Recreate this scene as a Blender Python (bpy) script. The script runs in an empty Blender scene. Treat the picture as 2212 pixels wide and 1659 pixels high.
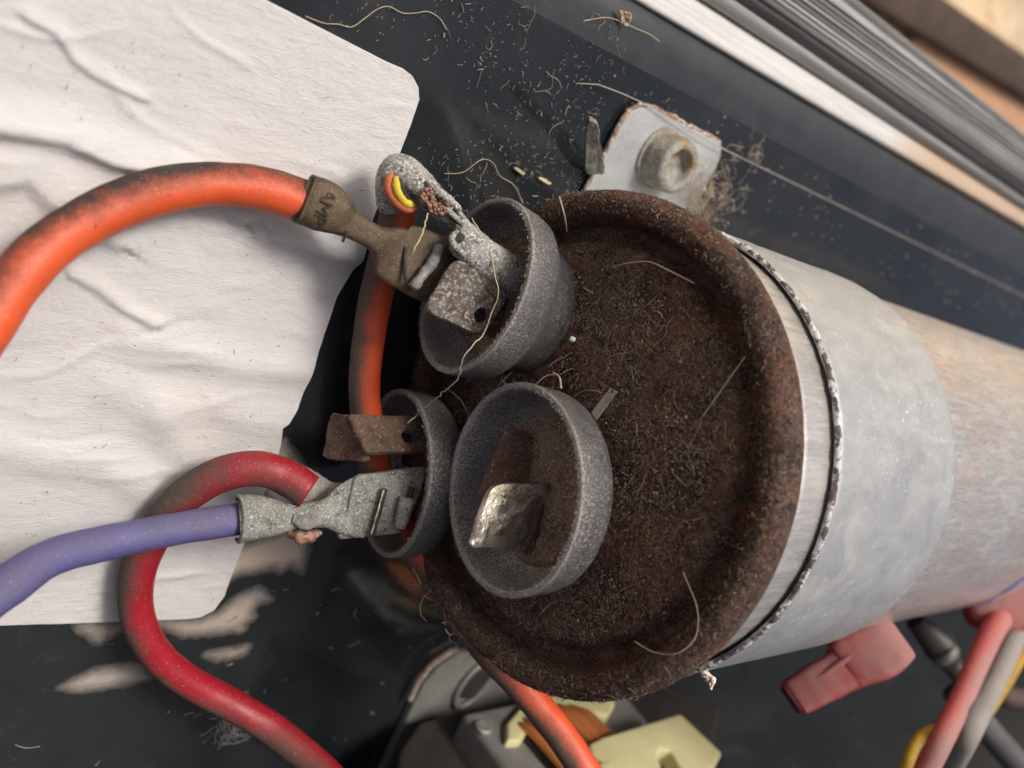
import bpy, bmesh, math, random
import numpy as np
from mathutils import Vector, Matrix, noise as mnoise
random.seed(7); rng = np.random.default_rng(11)
SC = bpy.context.scene; COL = SC.collection
SC.unit_settings.system = 'METRIC'; SC.unit_settings.scale_length = 0.01     # one unit is a centimetre

# ------------------------------------------------------------------ camera
CR = np.array([[0.7017971, -0.0906970, -0.7065797], [0.3914587, 0.8777864, 0.2761359], [0.5951814, -0.4703881, 0.6515321]])
CAM = np.array([-7.36524662, 2.93714414, 5.68526762]); FPX = 950.418
cam = bpy.data.cameras.new('camera'); camo = bpy.data.objects.new('camera', cam); COL.objects.link(camo)
m4 = Matrix.Identity(4)
for i in range(3):
    for j in range(3): m4[i][j] = CR[i, j]
    m4[i][3] = CAM[i]
camo.matrix_world = m4
cam.sensor_width = 36; cam.lens = FPX / 1024 * 36; cam.clip_start = .05; cam.clip_end = 5000
cam.dof.use_dof = True; cam.dof.focus_distance = 9.6; cam.dof.aperture_fstop = 0.0334 / .13
SC.camera = camo
# ------------------------------------------------------------------ light
SUN_EL, SUN_AZ = math.radians(50), math.radians(86)      # azimuth measured from +x towards +y
w = bpy.data.worlds.new("World"); SC.world = w; w.use_nodes = True
nt = w.node_tree; bg = nt.nodes['Background']; sky = nt.nodes.new('ShaderNodeTexSky')
sky.sky_type = 'NISHITA'; sky.sun_disc = False; sky.sun_elevation = SUN_EL; sky.sun_rotation = math.pi / 2 - SUN_AZ
sky.air_density = 0.55; sky.dust_density = 10.0; sky.ozone_density = 1.0
nt.links.new(sky.outputs[0], bg.inputs[0]); bg.inputs[1].default_value = 0.068
sun = bpy.data.lights.new('sun', 'SUN'); suno = bpy.data.objects.new('sun', sun); COL.objects.link(suno)
sun.energy = 1.5; sun.angle = math.radians(15); sun.color = (1, .95, .88)
sd = Vector((math.cos(SUN_EL) * math.cos(SUN_AZ), math.cos(SUN_EL) * math.sin(SUN_AZ), math.sin(SUN_EL)))
suno.rotation_euler = sd.to_track_quat('Z', 'Y').to_euler()
SC.view_settings.view_transform = 'Standard'; SC.view_settings.look = 'None'; SC.view_settings.gamma = 1
SC.view_settings.exposure = 0.80

# ------------------------------------------------------------------ measuring helpers (picture of 2212 x 1659 points)
S_ = 1024 / 2212
def ray(u, v):
    return CR @ np.array([(u * S_ - 512) / FPX, -(v * S_ - 384) / FPX, -1.])
def PD(u, v, d):                       # point seen at (u,v), d away along the view axis
    return CAM + ray(u, v) * d
def PA(u, v, ax, val):                 # point seen at (u,v) on the plane axis = val
    r = ray(u, v); return CAM + r * ((val - CAM[ax]) / r[ax])
ZP = -2.5                              # the sheet-metal panel
def PP(u, v, h=0.0): return PA(u, v, 2, ZP + h)
def pxr(px, d): return px * S_ * d / FPX
def vec(a): return Vector((float(a[0]), float(a[1]), float(a[2])))

# ------------------------------------------------------------------ objects
def thing(name, label, cat, base, group=None):
    o = bpy.data.objects.new(name, None); COL.objects.link(o); o.location = vec(base); o.empty_display_size = .2
    o['label'] = label; o['category'] = cat
    if group: o['group'] = group
    return o
def base_of(o):
    while o.parent: o = o.parent
    return o.location.copy()
def obj(name, verts, faces, m, parent=None, smooth=True, label=None, kind=None, origin=None):
    off = base_of(parent) if parent else (vec(origin) if origin is not None else Vector((0, 0, 0)))
    V = np.asarray(verts, float) - np.array(off)
    me = bpy.data.meshes.new(name)
    me.from_pydata(V.tolist(), [], [list(map(int, f)) for f in faces]); me.update()
    if smooth: me.polygons.foreach_set('use_smooth', [True] * len(me.polygons))
    me.materials.append(m)
    o = bpy.data.objects.new(name, me); COL.objects.link(o)
    if parent: o.parent = parent
    else: o.location = off
    if label: o['label'] = label
    if kind: o['kind'] = kind
    return o
def tag(o, label, cat, group=None):
    o['label'] = label; o['category'] = cat
    if group: o['group'] = group
    return o
def obj_bm(name, bm, m, parent=None, smooth=False, **k):
    bm.verts.ensure_lookup_table(); bm.verts.index_update()
    v = [tuple(x.co) for x in bm.verts]; f = [[x.index for x in p.verts] for p in bm.faces]; bm.free()
    return obj(name, v, f, m, parent, smooth, **k)
def autosmooth(o, deg=35):
    me = o.data; bm = bmesh.new(); bm.from_mesh(me)
    for e in bm.edges:
        if len(e.link_faces) == 2 and e.calc_face_angle(0) > math.radians(deg): e.smooth = False
    bm.to_mesh(me); bm.free(); return o
def nz(p, s, o=3):
    return mnoise.fractal(Vector((p[0] * s, p[1] * s, p[2] * s)), .6, 2.1, o)
def roughen(o, amp, s, octv=3):
    me = o.data
    ns = [v.normal.copy() for v in me.vertices]
    for v, n in zip(me.vertices, ns): v.co += n * (amp * nz(v.co, s, octv))
    me.update(); return o

def catmull(P, n):
    P = np.asarray(P, float); k = len(P)
    if k == 2: return np.array([P[0] + (P[1] - P[0]) * t for t in np.linspace(0, 1, n)])
    Q = np.vstack([2 * P[0] - P[1], P, 2 * P[-1] - P[-2]])
    d = np.r_[0, np.cumsum(np.linalg.norm(np.diff(P[:, :3], axis=0), axis=1))]
    out = []
    for t in np.linspace(0, d[-1], n):
        i = min(max(np.searchsorted(d, t, side='right') - 1, 0), k - 2)
        u = (t - d[i]) / (d[i + 1] - d[i] + 1e-12); a, b, c, e = Q[i], Q[i + 1], Q[i + 2], Q[i + 3]
        out.append(.5 * (2 * b + (c - a) * u + (2 * a - 5 * b + 4 * c - e) * u * u + (3 * b - a - 3 * c + e) * u ** 3))
    return np.array(out)
def sweep(P, A, B, ns=24, up=None, expo=2.0, cap=True):
    """closed skin along P with half-width A and half-thickness B; the thickness looks along up (default: the camera)"""
    P = np.asarray(P, float); n = len(P)
    T = np.gradient(P, axis=0); T /= np.linalg.norm(T, axis=1)[:, None]
    V = []; prev = None
    th = np.linspace(0, 2 * np.pi, ns, endpoint=False)
    c, s = np.cos(th), np.sin(th)
    c = np.sign(c) * np.abs(c) ** (2 / expo); s = np.sign(s) * np.abs(s) ** (2 / expo)
    for i in range(n):
        h = (CAM - P[i]) if up is None else np.asarray(up, float)
        if up is not None and str(up) == 'pt': h = prev
        N_ = h - T[i] * (h @ T[i]); N_ /= np.linalg.norm(N_) + 1e-9
        W = np.cross(T[i], N_)
        V.append(P[i] + np.outer(c * A[i], W) + np.outer(s * B[i], N_))
    V = np.vstack(V); F = []
    for i in range(n - 1):
        for j in range(ns):
            k = (j + 1) % ns; F.append((i * ns + j, i * ns + k, (i + 1) * ns + k, (i + 1) * ns + j))
    if cap: F.append(tuple(range(ns))[::-1]); F.append(tuple(range((n - 1) * ns, n * ns)))
    return V, F
def tube(P, r, n=60, ns=20):
    Q = catmull(P, n); R = np.full(n, r) if np.isscalar(r) else np.interp(np.linspace(0, 1, n), np.linspace(0, 1, len(r)), r)
    # parallel transport
    T = np.gradient(Q, axis=0); T /= np.linalg.norm(T, axis=1)[:, None]
    N_ = np.cross(T[0], [0.3, .2, 1]); N_ /= np.linalg.norm(N_); V = []
    th = np.linspace(0, 2 * np.pi, ns, endpoint=False)
    for i in range(n):
        N_ = N_ - T[i] * (N_ @ T[i]); N_ /= np.linalg.norm(N_); B = np.cross(T[i], N_)
        V.append(Q[i] + R[i] * (np.outer(np.cos(th), N_) + np.outer(np.sin(th), B)))
    F = []
    for i in range(n - 1):
        for j in range(ns):
            k = (j + 1) % ns; F.append((i * ns + j, i * ns + k, (i + 1) * ns + k, (i + 1) * ns + j))
    F.append(tuple(range(ns))[::-1]); F.append(tuple(range((n - 1) * ns, n * ns)))
    return np.vstack(V), F
def loft(secs, n=40, ns=28, expo=2.6, up=None, cap=True):
    """secs: (point, half width, half thickness)"""
    D = np.array([list(p) + [a, b] for p, a, b in secs], float)
    Q = catmull(D, n); return sweep(Q[:, :3], np.maximum(Q[:, 3], .005), np.maximum(Q[:, 4], .005), ns, up, expo, cap)
def lathe(prof, c, ax, nseg=96, close=False):
    """prof: (t along ax, radius)"""
    ax = np.asarray(ax, float); ax /= np.linalg.norm(ax); u = np.cross(ax, [0, 0, 1.] if abs(ax[2]) < .9 else [1., 0, 0]); u /= np.linalg.norm(u); v = np.cross(ax, u)
    th = np.linspace(0, 2 * np.pi, nseg, endpoint=False); V = []
    for t, r in prof: V.append(np.asarray(c) + ax * t + r * (np.outer(np.cos(th), u) + np.outer(np.sin(th), v)))
    F = []; m = len(prof)
    for i in range(m if close else m - 1):
        i2 = (i + 1) % m
        for j in range(nseg):
            k = (j + 1) % nseg; F.append((i * nseg + j, i * nseg + k, i2 * nseg + k, i2 * nseg + j))
    if not close:
        if prof[0][1] > 1e-4: F.append(tuple(range(nseg))[::-1])
        if prof[-1][1] > 1e-4: F.append(tuple(range((m - 1) * nseg, m * nseg)))
    return np.vstack(V), F
def smoothprof(pts, n): return catmull(np.array(pts, float), n)
def rrect(w, h, r, k=6):
    out = []
    for cx, cy, a0 in ((w / 2 - r, h / 2 - r, 0), (-w / 2 + r, h / 2 - r, 90), (-w / 2 + r, -h / 2 + r, 180), (w / 2 - r, -h / 2 + r, 270)):
        for i in range(k + 1):
            a = math.radians(a0 + 90 * i / k); out.append((cx + r * math.cos(a), cy + r * math.sin(a)))
    return np.array(out)
def plate(c4, th, rr=(.12, .12), hole=None, rings=10, curl=0.0):
    """sheet-metal piece over four corner points TL,TR,BR,BL with rounded corners, thickness and an optional hole (u,v,ru,rv)"""
    TL, TR, BR, BL = [np.asarray(x, float) for x in c4]
    k = 8; out = []
    for (cx, cy, a0) in ((1 - rr[0], 1 - rr[1], 0), (rr[0], 1 - rr[1], 90), (rr[0], rr[1], 180), (1 - rr[0], rr[1], 270)):
        for i in range(k + 1):
            a = math.radians(a0 + 90 * i / k); out.append((cx + rr[0] * math.cos(a), cy + rr[1] * math.sin(a)))
        # straight runs get extra points
    out = np.array(out); o2 = []
    for i in range(len(out)):
        a, b = out[i], out[(i + 1) % len(out)]; L = np.linalg.norm(b - a); q = max(1, int(L / .12))
        for t in range(q): o2.append(a + (b - a) * t / q)
    out = np.array(o2); m = len(out)
    hc = np.array(hole[:2]) if hole else np.array([.5, .5])
    hr = np.array(hole[2:]) if hole else np.array([.004, .004])
    ang = np.arctan2(out[:, 1] - hc[1], out[:, 0] - hc[0])
    inn = hc + np.stack([np.cos(ang) * hr[0], np.sin(ang) * hr[1]], 1)
    nrm = np.cross(TR - TL, TL - BL); nrm /= np.linalg.norm(nrm)
    if nrm @ (CAM - TL) < 0: nrm = -nrm
    def mp(q):
        x, y = q[:, 0:1], q[:, 1:2]
        p = TL * (1 - x) * y + TR * x * y + BR * x * (1 - y) + BL * (1 - x) * (1 - y)
        return p + nrm * curl * ((y - .5) ** 2 * 4)
    V = []; R_ = rings + 1; bev = .25
    loops = [(inn * (1 - t) + out * t) for t in np.linspace(0, 1, R_)]
    ctr = out.mean(0)
    def shr(q, e): return q + (hc - q) * e
    seq = []
    for q in loops[:-1]: seq.append((q, th / 2))
    seq.append((shr(loops[-1], .03), th / 2)); seq.append((shr(loops[-1], .008), th * .38)); seq.append((loops[-1], th * .15))
    seq.append((loops[-1], -th * .15)); seq.append((shr(loops[-1], .03), -th / 2))
    for q in loops[:-1][::-1]: seq.append((q, -th / 2))
    for q, z in seq: V.append(mp(q) + nrm * z)
    n = len(seq); F = []
    for i in range(n):
        if i == n - 1 and not hole: break
        i2 = (i + 1) % n
        for j in range(m):
            kx = (j + 1) % m; F.append((i * m + j, i2 * m + j, i2 * m + kx, i * m + kx))
    if not hole: F.append(tuple(range(m))); F.append(tuple(range((n - 1) * m, n * m))[::-1])
    return np.vstack(V), F
def prism(poly, axis_vec, depth):
    poly = np.asarray(poly, float); m = len(poly); a = np.asarray(axis_vec, float)
    V = np.vstack([poly, poly + a * depth]); F = [tuple(range(m))[::-1], tuple(range(m, 2 * m))]
    for j in range(m):
        k = (j + 1) % m; F.append((j, k, m + k, m + j))
    return V, F
def bevelled(name, V, F, m, parent=None, bw=.04, seg=2, **k):
    bm = bmesh.new(); vs = [bm.verts.new(tuple(v)) for v in V]
    for f in F: bm.faces.new([vs[i] for i in f])
    bmesh.ops.recalc_face_normals(bm, faces=bm.faces[:])
    bmesh.ops.bevel(bm, geom=bm.edges[:], offset=bw, segments=seg, profile=.6, affect='EDGES', clamp_overlap=True)
    return autosmooth(obj_bm(name, bm, m, parent, True, **k), 40)

# ------------------------------------------------------------------ materials
class NT:
    def __init__(s, name):
        s.m = bpy.data.materials.new(name); s.m.use_nodes = True; s.t = s.m.node_tree
        s.b = s.t.nodes['Principled BSDF']; s.co = s.t.nodes.new('ShaderNodeTexCoord').outputs['Object']
    def n(s, ty, **kw):
        x = s.t.nodes.new(ty)
        for k, v in kw.items():
            k2 = k.replace('_', ' ')
            if k in x.inputs or k2 in x.inputs: s.put(x.inputs[k if k in x.inputs else k2], v)
            else: setattr(x, k, v)
        return x
    def put(s, sock, v):
        if isinstance(v, bpy.types.NodeSocket): s.t.links.new(v, sock)
        elif isinstance(v, (tuple, list)) and len(v) == 3 and sock.type == 'RGBA': sock.default_value = (*v, 1)
        else: sock.default_value = v
    def map(s, sc, rot=(0, 0, 0), co=None):
        return s.n('ShaderNodeMapping', Vector=co or s.co, Scale=sc, Rotation=rot).outputs[0]
    def noise(s, sc, det=4, rough=.6, co=None, dist=0.0):
        return s.n('ShaderNodeTexNoise', Vector=co or s.co, Scale=sc, Detail=det, Roughness=rough, Distortion=dist).outputs[0]
    def voro(s, sc, co=None, feature='F1', out='Distance', rnd=1.0):
        return s.n('ShaderNodeTexVoronoi', feature=feature, Vector=co or s.co, Scale=sc, Randomness=rnd).outputs[out]
    def ramp(s, f, a, b, lo=0.0, hi=1.0):
        return s.n('ShaderNodeMapRange', Value=f, From_Min=a, From_Max=b, To_Min=lo, To_Max=hi).outputs[0]
    def mul(s, a, b, op='MULTIPLY'):
        x = s.t.nodes.new('ShaderNodeMath'); x.operation = op; s.put(x.inputs[0], a); s.put(x.inputs[1], b); return x.outputs[0]
    def mix(s, f, a, b):
        x = s.t.nodes.new('ShaderNodeMix'); x.data_type = 'RGBA'; s.put(x.inputs[0], f); s.put(x.inputs[6], a); s.put(x.inputs[7], b); return x.outputs[2]
    def facing(s, d):
        g = s.t.nodes.new('ShaderNodeNewGeometry'); x = s.t.nodes.new('ShaderNodeVectorMath'); x.operation = 'DOT_PRODUCT'
        s.put(x.inputs[0], g.outputs['Normal']); x.inputs[1].default_value = d; return x.outputs['Value']
    def bump(s, h, strength, dist, prev=None):
        x = s.t.nodes.new('ShaderNodeBump'); s.put(x.inputs['Height'], h); x.inputs['Strength'].default_value = strength; x.inputs['Distance'].default_value = dist
        if prev: s.put(x.inputs['Normal'], prev)
        return x.outputs[0]
    def attr(s, name):
        x = s.t.nodes.new('ShaderNodeAttribute'); x.attribute_name = name; return x.outputs['Fac']
    def out(s, color, rough=.6, metal=0.0, normal=None, spec=None, coat=0.0):
        s.put(s.b.inputs['Base Color'], color); s.put(s.b.inputs['Roughness'], rough); s.put(s.b.inputs['Metallic'], metal)
        if normal: s.put(s.b.inputs['Normal'], normal)
        if spec is not None: s.put(s.b.inputs['Specular IOR Level'], spec)
        if coat: s.put(s.b.inputs['Coat Weight'], coat); s.put(s.b.inputs['Coat Roughness'], .12)
        return s.m
def grime(name, c1, c2, dust, s1=3, sd=30, d0=.56, d1=.7, rough=.7, metal=0.0, bs=25, bst=.5, bd=.02, c3=None, s3=6, t3=(.55, .68), spec=.4):
    """base mottled c1/c2, patches c3, fine dust specks"""
    k = NT(name); col = k.mix(k.ramp(k.noise(s1, 5), .35, .65), c1, c2)
    if c3: col = k.mix(k.ramp(k.noise(s3, 6, .7, dist=.3), t3[0], t3[1]), col, c3)
    dm = k.ramp(k.noise(sd, 3, .7), d0, d1); col = k.mix(dm, col, dust)
    return k.out(col, rough, metal, k.bump(k.noise(bs, 6, .7), bst, bd), spec)

def m_panel():
    k = NT('black_panel_paint')
    col = k.mix(k.ramp(k.noise(.6, 4), .35, .7), (.0085, .0115, .0135), (.019, .022, .024))
    sp = k.map((14, 60, 30), (0, 0, math.radians(-12)))
    dash = k.ramp(k.noise(1, 2, .5, co=sp), .70, .76)
    zone = k.ramp(k.noise(.9, 3), .42, .62)
    col = k.mix(k.mul(k.mul(dash, zone), .75), col, (.22, .21, .19))
    pt = k.ramp(k.voro(11), .06, .03); col = k.mix(k.mul(pt, k.ramp(k.noise(2.3, 2), .55, .7)), col, (.30, .27, .23))
    sm = k.ramp(k.noise(2.0, 6, .65, dist=.6), .56, .78); col = k.mix(k.mul(sm, .25), col, (.07, .068, .064))
    fd = k.ramp(k.noise(60, 2), .60, .75); col = k.mix(k.mul(fd, .16), col, (.20, .19, .18))
    refl = k.attr('painted_reflection'); rn = k.mul(refl, k.mul(k.noise(7, 4), .35), 'ADD'); rm = k.ramp(rn, .40, .98)  # beige patches of an outdoor reflection, painted into the panel colour
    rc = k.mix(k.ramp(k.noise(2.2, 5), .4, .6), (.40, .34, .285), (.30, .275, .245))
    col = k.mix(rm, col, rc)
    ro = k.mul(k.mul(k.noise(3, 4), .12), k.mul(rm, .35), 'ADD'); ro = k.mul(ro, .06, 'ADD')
    return k.out(col, ro, 0, k.bump(k.noise(1.2, 2), .10, .05), .55)
def m_label():
    k = NT('white_label_vinyl')
    g = k.map((2.6, 8.5, 3.0), (0, 0, math.radians(-4)))
    n1 = k.noise(4.6, 9, .80, co=g, dist=.8)
    n2 = k.noise(1.6, 7, .65, co=k.map((1.5, 2.6, 3), (0, 0, math.radians(18))), dist=1.6)
    col = k.mix(k.ramp(k.noise(.5, 4), .35, .65), (.590, .584, .582), (.580, .568, .555))
    pk = k.ramp(k.noise(34, 4, .8), .60, .68); zz = k.ramp(k.noise(1.0, 6, .75), .47, .66)
    col = k.mix(k.mul(k.mul(pk, zz), .6), col, (.20, .17, .145))
    st = k.ramp(k.noise(.9, 7, .75, dist=.7), .56, .74); col = k.mix(k.mul(st, .5), col, (.50, .43, .33))
    st2 = k.ramp(k.noise(2.7, 7, .8, dist=.7), .66, .76); col = k.mix(k.mul(st2, .5), col, (.36, .31, .25))
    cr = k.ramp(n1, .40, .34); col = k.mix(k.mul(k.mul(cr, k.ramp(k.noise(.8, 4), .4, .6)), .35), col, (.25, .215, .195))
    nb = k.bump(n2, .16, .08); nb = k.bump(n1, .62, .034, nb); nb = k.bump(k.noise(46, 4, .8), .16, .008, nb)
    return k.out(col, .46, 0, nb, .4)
def m_rust(name='rusty_lid_steel', dust=1.0, lift=1.0):
    k = NT(name); c = lambda *x: tuple(v * lift for v in x)
    col = k.mix(k.ramp(k.noise(2.6, 9, .78), .36, .64), c(.048, .025, .021), c(.200, .115, .088))
    col = k.mix(k.mul(k.ramp(k.noise(2.0, 8, .78, dist=.5), .53, .66), .8), col, c(.27, .080, .040))
    col = k.mix(k.ramp(k.noise(11, 6, .8), .49, .38), col, c(.018, .011, .010))
    col = k.mix(k.mul(k.ramp(k.noise(.9, 7, .75, dist=.7), .50, .62), .55), col, c(.24, .085, .050)); col = k.mix(k.mul(k.ramp(k.noise(1.3, 7, .8, dist=.6), .45, .36), .75), col, c(.020, .012, .012))
    fl = k.ramp(k.noise(7, 7, .8, dist=.4), .56, .64); col = k.mix(k.mul(fl, .45), col, c(.27, .165, .118))
    d = k.ramp(k.noise(44, 4, .88), .535, .585); d2 = k.ramp(k.noise(1.2, 5), .36, .60, .12, 1)
    col = k.mix(k.mul(k.mul(d, d2), .85 * dust), col, (.44, .345, .255))
    pt = k.ramp(k.voro(15), .11, .06); col = k.mix(k.mul(pt, k.ramp(k.noise(3.3, 3), .5, .62)), col, (.50, .40, .29))
    b = k.bump(k.noise(30, 6, .85), 1.0, .06); b = k.bump(k.noise(9, 6, .8), .8, .10, b)
    return k.out(col, k.ramp(k.noise(3, 5, .7), .35, .65, .55, .92), 0, b, .35)
def m_can():
    k = NT('weathered_aluminium')
    st = k.noise(1.6, 9, .8, co=k.map((.7, 9, 9))); st2 = k.noise(5, 6, .75, co=k.map((.6, 16, 16)))
    col = k.mix(k.ramp(st, .36, .64), (.76, .745, .72), (.52, .505, .48))
    far = k.ramp(k.n('ShaderNodeSeparateXYZ', Vector=k.co).outputs[0], .9, 3.6)
    col = k.mix(k.mul(k.mul(k.ramp(k.noise(.7, 7, .75, co=k.map((.8, 1.8, 1.8)), dist=.8), .47, .62), .6), far), col, (.66, .50, .41))
    col = k.mix(k.mul(k.mul(k.ramp(k.noise(.9, 7, .75, co=k.map((.7, 2.4, 2.4), (.4, .2, .9)), dist=.8), .54, .66), .5), far), col, (.56, .46, .46))
    col = k.mix(k.mul(k.mul(k.ramp(k.noise(12, 7, .8, co=k.map((.5, 1.7, 1.7))), .53, .64), .75), far), col, (.34, .325, .315))
    wh = k.ramp(k.noise(2.6, 9, .82, co=k.map((.5, 1.6, 1.6)), dist=.4), .50, .64); col = k.mix(k.mul(wh, .8), col, (.86, .84, .80))
    return k.out(col, k.ramp(st2, .3, .7, .22, .42), .72, k.bump(st2, .35, .015), .5)
def m_galv(name='galvanised_steel'):
    k = NT(name)
    a = k.noise(1.2, 8, .78, co=k.map((1, 1.5, 2.6), (.5, 0, .6)), dist=.7)
    col = k.mix(k.ramp(a, .36, .66), (.345, .365, .375), (.44, .455, .455))
    yel = k.ramp(k.noise(.8, 8, .8, co=k.map((1, 1.2, 2.2), (.7, 0, .5)), dist=.8), .55, .68); col = k.mix(k.mul(yel, .65), col, (.58, .57, .50))
    blu = k.ramp(k.noise(.7, 7, .75, co=k.map((1, 1.6, 2.0), (.2, .6, .5)), dist=.8), .58, .70); col = k.mix(k.mul(blu, .6), col, (.27, .315, .42))
    wht = k.ramp(k.noise(17, 5, .8), .59, .64); wz = k.ramp(k.noise(.8, 4), .46, .60, .1, 1); col = k.mix(k.mul(k.mul(wht, wz), .85), col, (.78, .81, .82))
    ck = k.ramp(k.voro(16, feature='DISTANCE_TO_EDGE'), .05, .0); cz = k.ramp(k.noise(1.3, 5), .48, .6); col = k.mix(k.mul(k.mul(ck, cz), .35), col, (.16, .16, .16))
    col = k.mix(k.mul(k.ramp(k.noise(52, 3, .7), .60, .68), .5), col, (.20, .20, .20))
    return k.out(col, k.ramp(a, .35, .65, .36, .52), .45, k.bump(k.noise(26, 6, .8), .28, .012), .5)
def m_wire(name, c, dirt, ddir, lo=.1, hi=.9, amt=.9, gloss=.42, gs=30, glo=.50, ghi=.70):
    k = NT(name)
    col = k.mix(k.ramp(k.noise(2, 4), .3, .7), c, tuple(x * .82 for x in c))
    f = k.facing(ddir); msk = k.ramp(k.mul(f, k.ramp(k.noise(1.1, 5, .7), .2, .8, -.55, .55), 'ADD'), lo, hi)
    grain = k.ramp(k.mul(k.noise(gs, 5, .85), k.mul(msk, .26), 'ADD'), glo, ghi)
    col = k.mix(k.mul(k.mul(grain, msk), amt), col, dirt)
    col = k.mix(k.ramp(k.noise(17, 3, .6), .70, .76), col, tuple(x * .7 for x in dirt))
    col = k.mix(k.mul(k.ramp(k.noise(48, 2), .64, .72), .35), col, (.5, .44, .38))
    return k.out(col, k.ramp(msk, 0, 1, gloss, .8), 0, k.bump(k.noise(30, 4, .7), .28, .015), .45)
def m_cup():
    k = NT('dusty_black_plastic'); du = k.attr('dust')
    col = k.mix(k.ramp(k.noise(1.4, 5), .3, .7), (.030, .030, .033), (.058, .057, .060))
    sd = k.noise(50, 5, .85); dm = k.ramp(k.mul(sd, k.mul(du, .14), 'ADD'), .535, .64)
    pat = k.ramp(k.noise(1.7, 5, .7), .35, .62, .35, 1)
    col = k.mix(k.mul(k.mul(dm, pat), .85), col, (.43, .405, .38))
    col = k.mix(k.mul(k.mul(du, du), .62), col, (.27, .26, .25)); col = k.mix(k.mul(k.ramp(sd, .50, .40), k.mul(du, .7)), col, (.035, .034, .036))
    return k.out(col, k.ramp(du, 0, 1, .42, .85), 0, k.bump(sd, .22, .008), .45)
MP = m_panel(); ML = m_label(); MR = m_rust('rusty_lid_steel', 1.2, 1.0); MRR = m_rust('rusty_rim_steel', .9, .85); MC = m_can(); MG = m_galv(); MCUP = m_cup()
DIRT = (.045, .034, .027)
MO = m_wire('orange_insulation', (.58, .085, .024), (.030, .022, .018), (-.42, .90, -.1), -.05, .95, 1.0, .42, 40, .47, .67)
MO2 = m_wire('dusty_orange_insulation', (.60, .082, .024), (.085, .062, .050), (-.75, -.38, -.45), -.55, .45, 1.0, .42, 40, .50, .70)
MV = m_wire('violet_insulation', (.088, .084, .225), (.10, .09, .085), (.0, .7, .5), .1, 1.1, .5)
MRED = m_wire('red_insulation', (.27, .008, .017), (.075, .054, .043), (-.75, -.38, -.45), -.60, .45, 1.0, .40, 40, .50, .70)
MPINK = m_wire('dusty_red_insulation', (.50, .075, .065), (.22, .17, .155), (-.5, .3, .8), -.2, .8, .8, .6)
MGREY = m_wire('dusty_grey_insulation', (.17, .165, .16), (.26, .23, .21), (-.4, .3, .8), -.1, .8, .7, .6)
MYEL = m_wire('yellow_insulation', (.60, .36, .025), DIRT, (-.4, .3, .8), .1, .9, .6)
MBLUE = m_wire('blue_insulation', (.03, .06, .28), (.15, .14, .15), (-.4, .3, .8), .1, .9, .6)
MBRASS = grime('tarnished_brass', (.060, .042, .024), (.105, .075, .045), (.20, .165, .125), 4, 48, .56, .70, .6, .3, 30, .5, .02, (.055, .038, .024), 5)
MCORR = grime('corroded_zinc_terminal', (.19, .19, .175), (.34, .34, .31), (.58, .59, .55), 6, 38, .52, .60, .75, .25, 30, .8, .03, (.085, .078, .068), 11, (.52, .64))
MCORR2 = grime('green_grey_corroded_terminal', (.17, .17, .152), (.27, .28, .255), (.47, .49, .45), 5, 46, .54, .64, .75, .3, 32, .7, .025, (.075, .066, .055), 9, (.52, .66))
MDUSTY = grime('dust_covered_terminal', (.17, .155, .135), (.24, .23, .205), (.36, .34, .30), 5, 34, .55, .7, .9, 0, 24, .6, .03)
MBLADE = grime('pitted_rusty_blade', (.085, .062, .052), (.19, .17, .15), (.40, .40, .37), 9, 26, .52, .62, .8, .15, 26, 1.0, .05, (.10, .035, .018), 7, (.52, .66))
MBLADE2 = grime('brown_rust_blade', (.06, .036, .026), (.12, .078, .055), (.22, .165, .12), 6, 30, .54, .68, .9, 0, 26, .8, .04, (.085, .03, .016), 6)
MBLADE3 = grime('dark_red_rust_blade', (.075, .038, .030), (.125, .075, .058), (.30, .25, .205), 6, 40, .56, .7, .9, 0, 26, .7, .03)
def m_shiny():
    k = NT('worn_tinned_brass')
    col = k.mix(k.ramp(k.noise(5, 5, .7), .38, .6), (.70, .68, .63), (.36, .32, .26))
    col = k.mix(k.mul(k.ramp(k.noise(8, 5, .7), .56, .68), .8), col, (.07, .045, .03))
    return k.out(col, k.ramp(k.noise(9, 4), .3, .7, .16, .5), .9, k.bump(k.noise(12, 5, .7), .5, .05))
MSHINY = m_shiny()
MSTRAND = grime('copper_strands', (.22, .115, .075), (.30, .18, .13), (.40, .35, .31), 9, 40, .55, .7, .6, .3)
MYC = grime('yellow_core_plastic', (.62, .46, .03), (.5, .36, .03), (.2, .15, .05), 6, 40, .64, .75, .6)
MOC = grime('orange_cut_end', (.50, .15, .06), (.42, .11, .05), (.16, .09, .06), 9, 30, .58, .7, .7)
MSCREW = grime('dirty_zinc_screw', (.34, .345, .32), (.22, .20, .165), (.52, .50, .44), 4, 26, .56, .7, .6, .35, 22, .7, .05, (.30, .21, .105), 3, (.50, .66))
MFIB = grime('tan_fibre', (.30, .235, .165), (.42, .35, .26), (.5, .45, .38), 3, 8, .6, .8, .95, 0, 20, 0, .01)
MFIBD = grime('brown_fibre', (.17, .115, .08), (.32, .235, .17), (.3, .25, .2), 3, 8, .6, .8, .95, 0, 20, 0, .01)
MDUST = grime('pale_dust', (.30, .28, .255), (.40, .37, .33), (.45, .42, .4), 3, 20, .6, .8, 1, 0, 20, 0, .01)
MCREAM = grime('cream_nylon', (.52, .48, .26), (.46, .43, .24), (.25, .21, .13), 2, 12, .66, .8, .55, 0, 10, .1, .02)
MSTEEL = grime('contactor_steel', (.30, .30, .285), (.22, .215, .20), (.10, .085, .07), 2, 16, .62, .76, .5, .5, 16, .2, .02)
MDARK = grime('dark_plastic_and_recess_shade', (.014, .013, .013), (.03, .025, .022), (.09, .075, .06), 2, 20, .62, .8, .7)  # also paints the shade inside slots, openings and folds
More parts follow.
